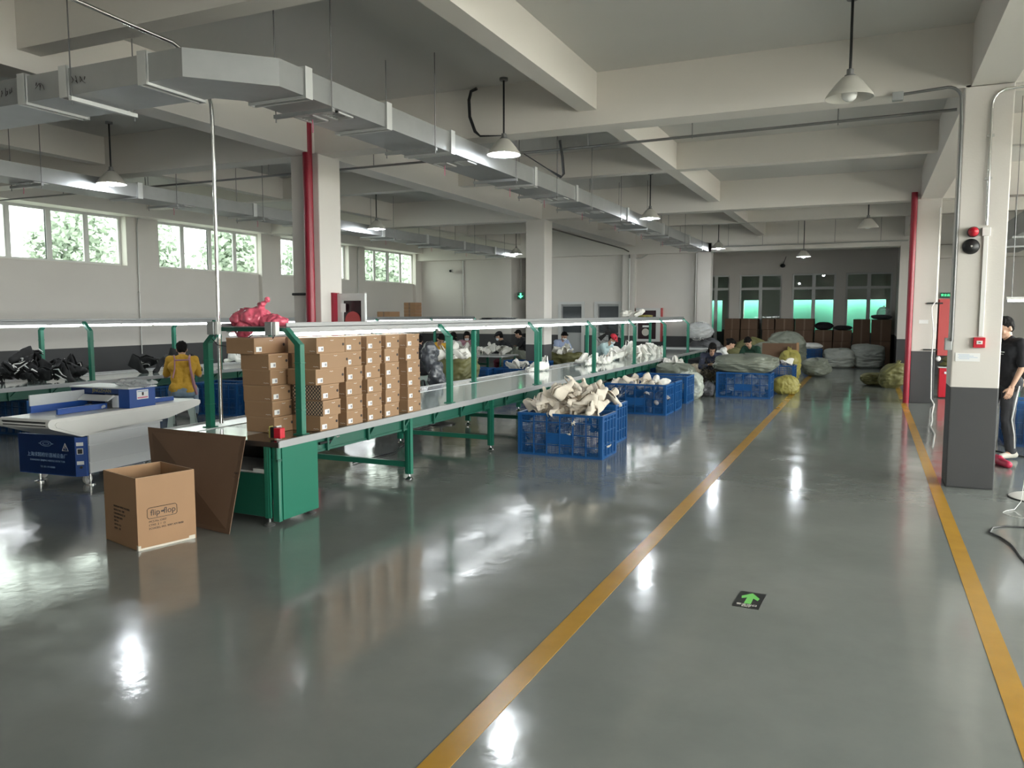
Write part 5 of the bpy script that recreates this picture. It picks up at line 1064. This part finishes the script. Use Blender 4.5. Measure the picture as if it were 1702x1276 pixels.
wf = thing('pedestal_fan', 'floor fan shrouded in a dark plastic bag across the conveyor', 'fan', (-6.15, 10.7, 0))
MB().lathe([(0,0.0),(0.22,0.0),(0.22,0.015),(0.1,0.03),(0.03,0.06),(0.0,0.06)], (-6.05, 10.7, 0), n=32).build('base', M['black'], wf, world=True, smooth=True); MB().cyl((-6.05, 10.7, 0.03), (-6.08, 10.7, 0.9), 0.02).build('pole', M['black'], wf, world=True)
bgm = MB(); bgm.ell((-6.24, 10.7, 1.06), (0.12, 0.17, 0.24)); bgm.ell((-6.14, 10.7, 0.78), (0.13, 0.15, 0.22)); bgm.ell((-6.05, 10.7, 0.62), (0.1, 0.12, 0.14)); organic(bgm, 'plastic_shroud', M['film_dk'], wf, 0.02, 3, 0.04, 9, 3, world=True)
pipe('black power lead trailing under the conveyor to the shrouded fan', [(-6.05, 10.7, 0.03), (-6.0, 9.8, 0.012), (-5.6, 9.0, 0.012), (-5.3, 8.2, 0.012), (-5.35, 7.4, 0.012)], 0.006, M['black'], cat='cord', name='cord')
pf_ = thing('pedestal_fan', 'white round-based fan stand next to the near pillar at the picture edge', 'fan', (1.62, 8.75, 0))
MB().lathe([(0,0.045),(0.05,0.042),(0.22,0.022),(0.245,0.012),(0.25,0.0),(0.0,0.0)], (1.50, 8.62, 0), n=40).build('base', M['whitep'], pf_, world=True, smooth=True); MB().lathe([(0.252,0.0),(0.252,0.008),(0.24,0.01)], (1.50, 8.62, 0), n=40).build('rubber_rim', M['black'], pf_, world=True)
MB().cyl((1.56, 8.62, 0.03), (1.56, 8.62, 1.2), 0.02, n=12).build('pole', M['whitep'], pf_, world=True)
pipe('thin white lead looping on the floor around the round fan base', [(1.36, 8.3, 1.0), (1.33, 8.25, 0.6), (1.31, 8.2, 0.25), (1.28, 8.12, 0.06), (1.22, 8.02, 0.008), (1.15, 7.95, 0.006), (1.11, 7.86, 0.006), (1.13, 7.77, 0.006), (1.22, 7.71, 0.006), (1.35, 7.7, 0.006), (1.5, 7.75, 0.006)], 0.0028, M['whitep'], cat='cord', name='cord')
pipe('black cable curling across the floor at the picture edge', [(1.6, 7.45, 0.008), (1.19, 7.37, 0.008), (1.05, 7.34, 0.008), (0.96, 7.25, 0.008), (0.92, 7.08, 0.008), (0.98, 6.95, 0.008), (1.02, 6.78, 0.008), (1.03, 6.6, 0.008), (1.03, 6.45, 0.008), (1.06, 6.2, 0.008), (1.2, 5.9, 0.008)], 0.007, M['black'], cat='cable', name='cable')
pipe('black cable on the floor behind the near pillar at the man\'s feet', [(1.1, 11.6, 0.008), (1.5, 11.4, 0.008), (1.8, 11.0, 0.008), (2.3, 10.9, 0.008)], 0.007, M['black'], cat='cable', name='cable')
# ------------------------------------------------------------------ brown cartons
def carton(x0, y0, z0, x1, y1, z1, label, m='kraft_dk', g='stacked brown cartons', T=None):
    b = MB().bbox(x0, y0, z0, x1, y1, z1, 0.012); o = b.build('carton', M[m]); tag(o, label, 'carton', g)
    if 1:
        MB().box((x0+x1)/2-0.025, y0-0.0015, z0+0.004, (x0+x1)/2+0.025, y0-0.0002, z1-0.004).build('tape_strip', M['tape_br'], o)
    return o
M['tape_br'] = mat('brown_tape', (0.20, 0.125, 0.08), 0.35)
colsx = [(-4.75,-4.2),(-4.18,-3.6),(-3.45,-3.02),(-3.0,-2.38),(-2.36,-1.74),(-1.72,-1.14),(-1.12,-0.54)]
R = random.Random(21)
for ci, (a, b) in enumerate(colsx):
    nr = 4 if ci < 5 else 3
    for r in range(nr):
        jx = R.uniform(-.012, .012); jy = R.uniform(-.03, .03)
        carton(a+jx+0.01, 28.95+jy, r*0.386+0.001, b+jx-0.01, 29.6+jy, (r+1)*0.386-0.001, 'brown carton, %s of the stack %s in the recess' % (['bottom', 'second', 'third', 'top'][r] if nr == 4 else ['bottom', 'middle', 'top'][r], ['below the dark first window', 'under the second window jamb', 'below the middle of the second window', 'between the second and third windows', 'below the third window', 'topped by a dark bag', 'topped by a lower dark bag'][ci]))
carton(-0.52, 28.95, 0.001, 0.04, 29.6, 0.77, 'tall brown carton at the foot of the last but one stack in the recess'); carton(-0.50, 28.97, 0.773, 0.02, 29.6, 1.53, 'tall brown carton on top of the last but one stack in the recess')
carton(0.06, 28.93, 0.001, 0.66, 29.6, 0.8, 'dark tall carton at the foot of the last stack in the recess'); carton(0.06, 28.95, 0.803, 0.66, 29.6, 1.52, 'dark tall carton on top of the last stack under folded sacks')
sack('dark bag lying on the shorter carton stack below the third window', -1.43, 29.25, 0.27, 0.28, 0.26, M['blkc'], 41, 'round', z=1.16, cat='bag', name='bag'); sack('flat dark bag on the second shorter carton stack', -0.83, 29.25, 0.26, 0.28, 0.15, M['blkc'], 42, 'round', z=1.16, cat='bag', name='bag')
sack('folded dark and white sacks on top of the last carton stack', 0.35, 29.25, 0.3, 0.26, 0.16, M['sack_dk'], 43, 'round', z=1.523)
sack('loose grey film standing on the last carton stack against the wall', 0.42, 29.42, 0.2, 0.12, 0.45, M['film'], 44, 'tied', z=1.523, cat='film bundle', name='film_bundle')
sack('crumpled white cloth heaped on the blue crate before the cartons', -1.75, 27.75, 0.33, 0.24, 0.2, M['whitec'], 45, 'round', z=0.56, fold=0.14, cat='cloth', name='cloth_heap')
fl = thing('cardboard_sheet', 'open flattened brown carton lying on the heap behind the big sack', 'cardboard', (-2.1, 21.4, 0.7))
s_ = MB(); s_.box(-0.42, -0.02, -0.12, 0.42, 0.0, 0.28); s_.prism([(0.0, 0.28), (0.3, 0.34), (0.3, 0.33), (0.0, 0.27)], 'x', -0.42, 0.36); s_.build('board', M['kraft_dk'], fl); MB().box(0.42, -0.02, -0.14, 0.48, 0.02, 0.3).build('flap', M['kraft'], fl); fl.rotation_euler = (-0.5, 0, 0.1)
# items on the light rack of the window conveyor
for i, (y, z, lb) in enumerate(((18.5, 0, 'lower'), (18.5, 0.135, 'second'), (18.5, 0.27, 'third'), (18.5, 0.405, 'top'))):
    b = carton(-11.66, 18.6, 1.635+z*0.72, -11.3, 18.95, 1.635+z*0.72+0.095, 'small brown box, %s in the stack on the window light rack' % lb, 'kraft', 'small boxes on the window light rack')
carton(-11.66, 17.3, 1.635, -11.25, 17.75, 1.77, 'small brown box lying alone on the window light rack beside the stack', 'kraft', 'small boxes on the window light rack')
sack('small heap of white cloth on the window light rack', -11.5, 15.2, 0.12, 0.35, 0.1, M['whitec'], 51, 'round', z=1.63, cat='cloth', name='cloth_heap')
sack('grey plastic sheet folded over the light rack', -5.0, 10.6, 0.14, 0.45, 0.03, M['film_dk'], 52, 'block', z=1.632, cat='plastic sheet', name='plastic_sheet')
hm = sack('straw coloured cloth lying on the light rack near its far end', -4.9, 18.6, 0.15, 0.2, 0.06, M['sack_y'], 53, 'round', z=1.632, cat='cloth', name='cloth_heap')
bx2 = thing('goods_tray', 'shallow brown tray of wrapped goods on the window conveyor at the picture edge', 'tray', (-12.05, 6.6, 0.70))
t_ = MB(); t_.box(-0.28, -0.9, 0, 0.28, 0.35, 0.01); t_.box(-0.28, -0.9, 0, -0.265, 0.35, 0.13); t_.box(0.265, -0.9, 0, 0.28, 0.35, 0.13); t_.box(-0.28, 0.335, 0, 0.28, 0.35, 0.13); t_.box(-0.28, -0.9, 0, 0.28, -0.885, 0.13); t_.build('tray', M['kraft_dk'], bx2)
for i, (x, y, mm, lb) in enumerate(((0, -0.5, 'film', 'clear plastic packet in the shallow brown tray, first'), (0.02, -0.15, 'film', 'clear plastic packet in the shallow brown tray, beside the red one'), (0.05, 0.2, 'redface', 'red printed packet at the end of the shallow brown tray'))):
    sack(lb, -12.05+x, 6.6+y, 0.2, 0.15, 0.16, M[mm], 60+i, 'round', z=0.712, fold=0.14, cat='packet', name='packet')
# fluorescent fitting and bench in the bay behind the near pillar
ff = thing('light_fitting', 'lit fluorescent batten hung in the bay behind the near pillar', 'light', (2.1, 12.0, 1.95))
MB().box(1.6, 11.97, 1.9, 2.9, 12.03, 1.935).build('batten', M['whitep'], ff, world=True); MB().cyl((1.62, 12.0, 1.885), (2.88, 12.0, 1.885), 0.014, n=10).build('tube', M['tube'], ff, world=True)
for x in (1.66, 2.8): MB().cyl((x, 12.0, 1.93), (x, 12.0, 4.46), 0.004, n=6).build('hanger', M['steel'], ff, world=True)
bn = thing('work_bench', 'wooden bench top behind the standing man', 'bench', (2.6, 13.3, 0)); MB().box(1.85, 13.0, 0.7, 4.0, 13.9, 0.74).build('bench_top', M['kraft2'], bn, world=True)
for x in (1.95, 3.9):
    for y in (13.05, 13.85): MB().cyl((x, y, 0), (x, y, 0.7), 0.02).build('leg', M['green'], bn, world=True)
tag(MB().box(1.3, 24.9, 3.25, 6.3, 25.3, 3.6).build('trim_80', M['ceiling2']), None, None, kind='structure')

# ------------------------------------------------------------------ people
def hand(mb, wrist, d, up, side, s=1.0, curl=0.5):
    """palm, four fingers of different length and a thumb; d = pointing direction, up = back of hand"""
    w = Vector(wrist); d = Vector(d).normalized(); up = Vector(up); up = (up-d*up.dot(d)).normalized(); sd = d.cross(up)*side
    pc = w+d*0.045*s
    for k in (-1.5, -0.5, 0.5, 1.5): mb.cap(w+sd*0.012*k*s, w+d*0.085*s+sd*0.02*k*s, 0.015*s, 0.0125*s, 8)
    for k, L in ((-1.5, 0.062), (-0.5, 0.074), (0.5, 0.07), (1.5, 0.054)):
        p = w+d*0.085*s+sd*0.021*k*s
        for j, fr in enumerate((0.45, 0.32, 0.23)):
            a = curl*(0.35+0.55*j); e = (d*math.cos(a)-up*math.sin(a)); q = p+e*L*fr*s; mb.cap(p, q, (0.0095-0.001*j)*s, (0.009-0.001*j)*s, 8); p = q
    b = w+d*0.03*s-sd*0.028*s; t1 = b+(d*0.7-sd*0.7-up*0.25).normalized()*0.035*s; t2 = t1+(d*0.9-sd*0.2-up*0.4).normalized()*0.03*s
    mb.cap(b, t1, 0.0125*s, 0.011*s, 8); mb.cap(t1, t2, 0.011*s, 0.009*s, 8)

def person(label, loc, rz, J, top, bottom, shoes, hair='short', mask=None, cap=None, head_pitch=0.5, head_yaw=0.0, s=1.0, sleeve='short', vox=0.011, extra=None, fem=False):
    t = thing('person', label, 'person', loc, rz); V = lambda p: Vector(p)*s
    pel, che, nek, hd = (V(J[k]) for k in ('pelvis', 'chest', 'neck', 'head'))
    HT = Matrix.Translation(hd) @ Euler((-head_pitch, 0, head_yaw), 'ZYX' if False else 'XYZ').to_matrix().to_4x4() @ Matrix.Scale(s, 4)
    HT = Matrix.Translation(hd) @ Matrix.Rotation(head_yaw, 4, 'Z') @ Matrix.Rotation(-head_pitch, 4, 'X') @ Matrix.Scale(s, 4)
    b = MB()
    b.ell((0, -0.008, 0.035), (0.074, 0.093, 0.085), HT); b.ell((0, 0.018, -0.03), (0.058, 0.068, 0.075), HT); b.cap((0, 0.055, -0.075), (0, 0.045, -0.06), 0.03, 0.035, T=HT)
    b.cap((0, 0.086, 0.012), (0, 0.102, -0.02), 0.009, 0.014, 8, HT); b.ell((-0.012, 0.092, -0.022), (0.009, 0.009, 0.007), HT); b.ell((0.012, 0.092, -0.022), (0.009, 0.009, 0.007), HT)
    for q in (-1, 1): b.ell((0.075*q, -0.008, -0.005), (0.012, 0.02, 0.032), HT); b.ell((0.035*q, 0.066, -0.02), (0.022, 0.02, 0.02), HT)
    b.ell((0, 0.078, -0.052), (0.026, 0.014, 0.012), HT); b.ell((0, 0.076, 0.03), (0.05, 0.016, 0.01), HT)
    b.cap(nek-Vector((0,0,0.02))*s, hd-Vector((0,0,0.05))*s+ (HT.to_3x3() @ Vector((0,-0.03,0))), 0.053*s, 0.05*s)
    sh = [V(J['sh'][0]), V(J['sh'][1])]; el = [V(p) for p in J['el']]; wr = [V(p) for p in J['wr']]; hp = [V(p) for p in J['hip']]; kn = [V(p) for p in J['kn']]; an = [V(p) for p in J['an']]; to = [V(p) for p in J['to']]
    cw = 0.15 if not fem else 0.135; cdir = (sh[1]-sh[0]).normalized()
    def torso(m, e=0.0):
        m.cap(pel-cdir*0.08*s, pel+cdir*0.08*s, (0.115+e)*s); mid = pel.lerp(che, 0.5)
        m.cap(mid-cdir*0.06*s, mid+cdir*0.06*s, (0.105+e)*s); m.cap(pel-cdir*0.05*s, che-cdir*0.06*s, (0.10+e)*s, (0.105+e)*s); m.cap(pel+cdir*0.05*s, che+cdir*0.06*s, (0.10+e)*s, (0.105+e)*s)
        m.cap(che-cdir*0.085*s, che+cdir*0.085*s, (0.112+e)*s); m.cap(sh[0], sh[1], (0.055+e)*s); m.cap(sh[0]*0.7+sh[1]*0.3, nek, (0.06+e)*s, (0.045+e*0.4)*s); m.cap(sh[1]*0.7+sh[0]*0.3, nek, (0.06+e)*s, (0.045+e*0.4)*s)
    torso(b, -0.012)
    for i in (0, 1):
        b.cap(sh[i], el[i], 0.046*s, 0.037*s); b.cap(el[i], wr[i], 0.038*s, 0.024*s); b.cap(hp[i], kn[i], 0.075*s, 0.052*s); b.cap(kn[i], an[i], 0.052*s, 0.036*s); b.cap(an[i], to[i], 0.036*s, 0.028*s)
    body = organic(b, 'body', M['skin'], t, vox, 3)
    for i in (0, 1):
        hm = MB(); sd = 1 if i else -1; d = (J['hd'][i] if 'hd' in J else tuple((wr[i]-el[i]))); hand(hm, wr[i], d, J.get('hup', (0, 0, 1)), sd, s)
        organic(hm, 'hand', M['skin'], body, 0.0045, 2)
    ey = MB(); [ey.ell((0.031*q, 0.081, 0.012), (0.012, 0.007, 0.0055), HT, 10, 6) for q in (-1, 1)]; [ey.cap((0.018*q, 0.088, 0.032), (0.045*q, 0.079, 0.033), 0.004, 0.003, 6, HT) for q in (-1, 1)]; ey.build('eyes', M['eye'], body)
    if not mask: lp = MB(); lp.cap((-0.02, 0.089, -0.052), (0.02, 0.089, -0.052), 0.0055, 0.0055, 8, HT); lp.build('mouth', M['lip'], body)
    else:
        mk = MB(); mk.ell((0, 0.05, -0.045), (0.062, 0.058, 0.048), HT); mk.cap((0, 0.09, -0.015), (0, 0.085, -0.06), 0.02, 0.022, 10, HT); organic(mk, 'face_mask', M[mask], t, 0.008, 2)
    h = MB()
    h.ell((0, -0.022, 0.055), (0.086, 0.096, 0.084), HT); h.ell((0, -0.045, 0.015), (0.082, 0.068, 0.085), HT); h.cap((-0.045, 0.062, 0.095), (0.045, 0.062, 0.095), 0.022, 0.022, T=HT)
    if hair == 'long': h.ell((0, -0.06, -0.05), (0.075, 0.05, 0.09), HT); h.cap((-0.07, 0.0, 0.03), (-0.07, 0.01, -0.1), 0.025, 0.02, T=HT); h.cap((0.07, 0.0, 0.03), (0.07, 0.01, -0.1), 0.025, 0.02, T=HT)
    if hair == 'bun': h.ell((0, -0.12, 0.03), (0.04, 0.04, 0.04), HT)
    if hair == 'quiff': h.cap((-0.05, 0.04, 0.115), (0.05, 0.05, 0.125), 0.03, 0.03, T=HT); h.ell((0, 0.0, 0.10), (0.075, 0.08, 0.05), HT)
    organic(h, 'hair', M['hair'], t, 0.01, 2, 0.008, 28)
    if cap:
        c = MB(); c.ell((0, -0.01, 0.075), (0.095, 0.108, 0.075), HT); c.cap((-0.05, 0.09, 0.062), (0.05, 0.09, 0.062), 0.014, 0.014, T=HT); c.cap((-0.04, 0.13, 0.05), (0.04, 0.13, 0.05), 0.012, 0.012, T=HT); organic(c, 'cap', M[cap], t, 0.009, 3)
    st = MB(); torso(st, 0.014)
    for i in (0, 1):
        st.cap(sh[i], sh[i].lerp(el[i], 0.85 if sleeve == 'short' else 1.0), 0.064*s, 0.056*s)
        if sleeve == 'long': st.cap(el[i], el[i].lerp(wr[i], 0.9), 0.052*s, 0.038*s)
    organic(st, 'shirt', M[top], t, vox, 3, 0.011, 9, hash(label) % 1 if False else len(label))
    tr = MB(); tr.cap(pel-cdir*0.07*s-Vector((0,0,0.02)), pel+cdir*0.07*s-Vector((0,0,0.02)), 0.128*s)
    for i in (0, 1): tr.cap(pel.lerp(hp[i], 0.8), kn[i], 0.098*s, 0.074*s); tr.cap(kn[i], kn[i].lerp(an[i], 0.93), 0.073*s, 0.062*s)
    organic(tr, 'trousers', M[bottom], t, vox, 3, 0.010, 8, 3)
    for i in (0, 1):
        so = MB(); dd = (to[i]-an[i]); dd.z = 0; dd.normalize(); a = an[i].copy(); a.z = an[i].z-0.035*s; so.cap(a-dd*0.05*s, a+dd*0.10*s, 0.04*s, 0.036*s); so.cap(a-dd*0.02*s, a+dd*0.15*s-Vector((0,0,0.008)), 0.038*s, 0.034*s); so.cap(an[i]-dd*0.02*s, a+dd*0.03*s, 0.045*s, 0.04*s)
        o = organic(so, 'shoe', M[shoes], t, 0.009, 2)
        for v in o.data.vertices: v.co.z = max(v.co.z, a.z-0.036*s)
    if extra: extra(t, HT, V)
    return t
def sit(lean=0.12, reach=0.42, hz=0.44, knee=0.46, hr=0.72, spread=0.16, twist=0.0):
    ch = (0, 0.10+lean*0.4, hz+0.42)
    return dict(pelvis=(0, 0, hz+0.08), chest=ch, neck=(0, 0.12+lean, hz+0.58), head=(0, 0.17+lean*1.35, hz+0.685), sh=[(-0.175, 0.11+lean*0.8, hz+0.53), (0.175, 0.11+lean*0.8, hz+0.53)],
        el=[(-0.25, 0.22+lean, hz+0.27), (0.25, 0.22+lean, hz+0.27)], wr=[(-0.10, reach, hr), (0.10, reach+0.02, hr+0.02)], hip=[(-0.09, 0.02, hz+0.06), (0.09, 0.02, hz+0.06)],
        kn=[(-spread, 0.40, knee), (spread, 0.42, knee)], an=[(-spread, 0.36, 0.09), (spread, 0.40, 0.09)], to=[(-spread, 0.48, 0.04), (spread, 0.52, 0.04)])
def stool(label, x, y, m='stool', rz=0.0, h=0.44):
    t = thing('plastic_stool', label, 'stool', (x, y, 0), rz); s_ = MB(); s_.bbox(-0.16, -0.16, h-0.03, 0.16, 0.16, h, 0.012); s_.build('seat', M[m], t)
    for a in range(4):
        T = Matrix.Rotation(a*PI/2, 4, 'Z'); l = MB(); pts = [(-0.20, 0), (-0.12, 0)] + [(-0.12+0.0, h*0.35)] + [(-0.10*math.cos(PI*i/10), h*0.5+0.10*math.sin(PI*i/10)) for i in range(11)] + [(0.12, h*0.35), (0.12, 0), (0.20, 0), (0.15, h-0.02), (-0.15, h-0.02)]
        l.add([T @ Vector((x_, 0.205-0.05*z_/h, z_)) for x_, z_ in pts] + [T @ Vector((x_, 0.195-0.05*z_/h, z_)) for x_, z_ in pts], [tuple(range(len(pts))), tuple(range(len(pts), 2*len(pts)))[::-1]] + [(i, (i+1) % len(pts), len(pts)+(i+1) % len(pts), len(pts)+i) for i in range(len(pts))])
        l.build('leg_panel', M[m], t)
    return t
def face(dx, dy): return math.atan2(-dx, dy)
# woman in yellow
stool('pale green plastic stool under the worker in yellow', -9.62, 8.93, rz=0.75, h=0.41)
def apron(t, HT, V):
    a = MB(); a.tube([V(p) for p in ((-0.11, 0.20, 1.02), (-0.115, 0.14, 1.06), (-0.105, 0.03, 1.02), (-0.11, -0.04, 0.85), (-0.14, -0.06, 0.72))], 0.012, 6); a.tube([V(p) for p in ((-0.11, -0.005, 0.995), (0.11, -0.005, 0.995))], 0.012, 6)
    a.tube([V(p) for p in ((0.11, 0.20, 1.02), (0.115, 0.14, 1.06), (0.105, 0.02, 1.02), (0.12, -0.05, 0.85), (0.15, -0.06, 0.70), (0.17, -0.08, 0.56), (0.2, -0.05, 0.45))], [0.012, 0.014, 0.018, 0.02, 0.024, 0.03, 0.02], 6); a.build('apron_strap', M['pinkc'], t)
person('person in a mustard yellow top with lilac straps, seated with their back turned', (-9.80, 9.13, 0), face(-0.72, 0.69), sit(0.06, 0.42, 0.46, 0.48, 0.80), 'yel', 'jean', 'blkc', 'short', head_pitch=0.35, vox=0.009, extra=apron, fem=True)
stool('pale green plastic stool under the worker in red', -9.15, 10.4, rz=0.4, h=0.385)
person('person in a red vest over a dark spotted top, seated behind the shoe boxes', (-9.18, 10.4, 0), face(-1, 0.35), sit(0.1, 0.45, 0.44, 0.46, 0.76), 'redc', 'blkc', 'blkc', 'short', head_pitch=0.4)
def seated(label, hx, hy, fx, fy, top, bottom='blkc', lean=0.14, hz=0.42, st=True, stl=None, **k):
    d = Vector((fx, fy)).normalized(); off = 0.17+lean*1.35; x, y = hx-d.x*off, hy-d.y*off
    J = sit(lean, 0.40, hz, 0.44, hz+0.30)
    person(label, (x, y, 0), face(fx, fy), J, top, bottom, 'blkc', **k)
    if st: stool(stl or ('low stool under the ' + label), x, y, 'stool_r' if st == 'r' else 'stool', face(fx, fy), hz-0.06)
seated('person in a light blue shirt and white mask, seated before the grey doors', -7.75, 20.7, 0.75, -0.55, 'shirtb', hz=0.40, st='r', stl='low red stool under the worker in the light blue shirt', mask='maskm', sleeve='long', head_pitch=0.6)
seated('person in a pale cyan shirt and bright red cap, bent over the conveyor', -5.95, 19.4, 0.95, -0.3, 'cyan', lean=0.22, hz=0.38, stl='low stool under the worker in the red cap', mask='maskm', cap='redc', head_pitch=0.7)
seated('person in black with a dark headscarf, seated across the conveyor by the middle pillar', -9.0, 19.1, -0.9, -0.1, 'blkc', 'maroon', mask='maskm', sleeve='long', cap='blkc', head_pitch=0.4, stl='low stool under the worker in the headscarf')
seated('person in a black short-sleeved top, seated half behind the middle pillar', -9.55, 21.6, -0.9, -0.25, 'blkc', head_pitch=0.5, stl='low stool under the worker half behind the middle pillar')
seated('person in a dusty pink jacket and white mask, seated in the far row', -9.9, 18.95, 0.45, -0.8, 'pinkc', mask='maskm', sleeve='long', hair='long', stl='low stool under the worker in dusty pink', fem=True)
seated('person in a bright yellow top, bending down in the far row', -9.35, 16.55, 0.6, -0.5, 'yel', lean=0.26, head_pitch=0.9, stl='low stool under the worker in bright yellow')
seated('person in a striped top with dark hair, seated between the yellow and pink workers', -9.85, 18.1, -0.3, 0.9, 'whitec', hair='long', stl='low stool under the worker in the striped top', fem=True)
seated('person in a dark patterned top, seated next to the shrouded fan', -9.2, 15.3, -0.5, 0.6, 'blkc', hair='bun', stl='low stool under the worker in the dark patterned top', fem=True)
seated('person in dark green, bending over a pink cloth at the opening', -2.68, 19.9, -0.3, -0.9, 'grnc', lean=0.2, hz=0.34, hair='short', head_pitch=0.9, stl='low stool under the worker in dark green')
seated('person in a white and black top, reaching out towards the worker in dark green', -2.95, 19.0, 0.9, 0.2, 'whitec', lean=0.2, hz=0.32, hair='bun', head_pitch=0.7, stl='low stool under the worker in white and black', fem=True)
seated('person in a dark denim jacket, bent over the olive offcuts', -3.15, 17.75, 0.25, -0.9, 'navy', lean=0.24, hz=0.26, sleeve='long', hair='long', head_pitch=0.9, stl='very low stool under the worker bent over the offcuts')
# standing man
JM = dict(pelvis=(0, 0, 0.90), chest=(0, 0.01, 1.27), neck=(0, 0.0, 1.43), head=(0, 0.05, 1.545), sh=[(-0.19, 0, 1.37), (0.19, 0, 1.37)], el=[(-0.235, 0.01, 1.10), (0.23, 0.10, 1.10)], wr=[(-0.215, 0.12, 0.87), (0.10, 0.28, 1.0)],
    hd=[(0.1, 0.25, -0.9), (-0.6, 0.6, 0.0)], hup=(-0.9, 0.2, 0.1), hip=[(-0.09, 0, 0.88), (0.09, 0, 0.88)], kn=[(-0.11, 0.05, 0.47), (0.13, 0.22, 0.60)], an=[(-0.12, -0.02, 0.085), (0.13, 0.12, 0.25)], to=[(-0.13, 0.12, 0.035), (0.14, 0.26, 0.21)])
def man_extra(t, HT, V):
    s_ = MB(); s_.tube([(-0.20, 0.0, 0.88), (-0.205, 0.05, 0.68), (-0.19, 0.07, 0.48), (-0.185, 0.02, 0.3), (-0.18, 0.0, 0.14)], 0.009, 6); s_.build('trouser_stripe', M['flange'], t)
    l = MB(); l.cap((-0.10, 0.142, 1.27), (-0.03, 0.15, 1.275), 0.005, 0.004); l.cap((-0.09, 0.14, 1.245), (0.0, 0.15, 1.25), 0.0025, 0.0025); l.build('chest_print', M['whitep'], t)
JM['an'][1] = (0.13, 0.20, 0.085); JM['to'][1] = (0.14, 0.33, 0.035); JM['kn'][1] = (0.12, 0.20, 0.49)
person('person standing in a black t-shirt and striped charcoal trousers beside the near pillar', (1.50, 10.95, 0), face(-0.75, -0.55), JM, 'blkc', 'gryt', 'shoe_w', hair='quiff', head_pitch=0.35, vox=0.009, extra=man_extra, s=1.0)
rs = MB(); rs.cap((1.40, 10.45, 0.045), (1.47, 10.2, 0.04), 0.05, 0.04); rs.cap((1.38, 10.5, 0.06), (1.41, 10.4, 0.07), 0.045, 0.04)
tag(organic(rs, 'shoe', M['shoe_r'], None, 0.008, 3), 'single glossy red shoe on the floor beside the near pillar', 'shoe')
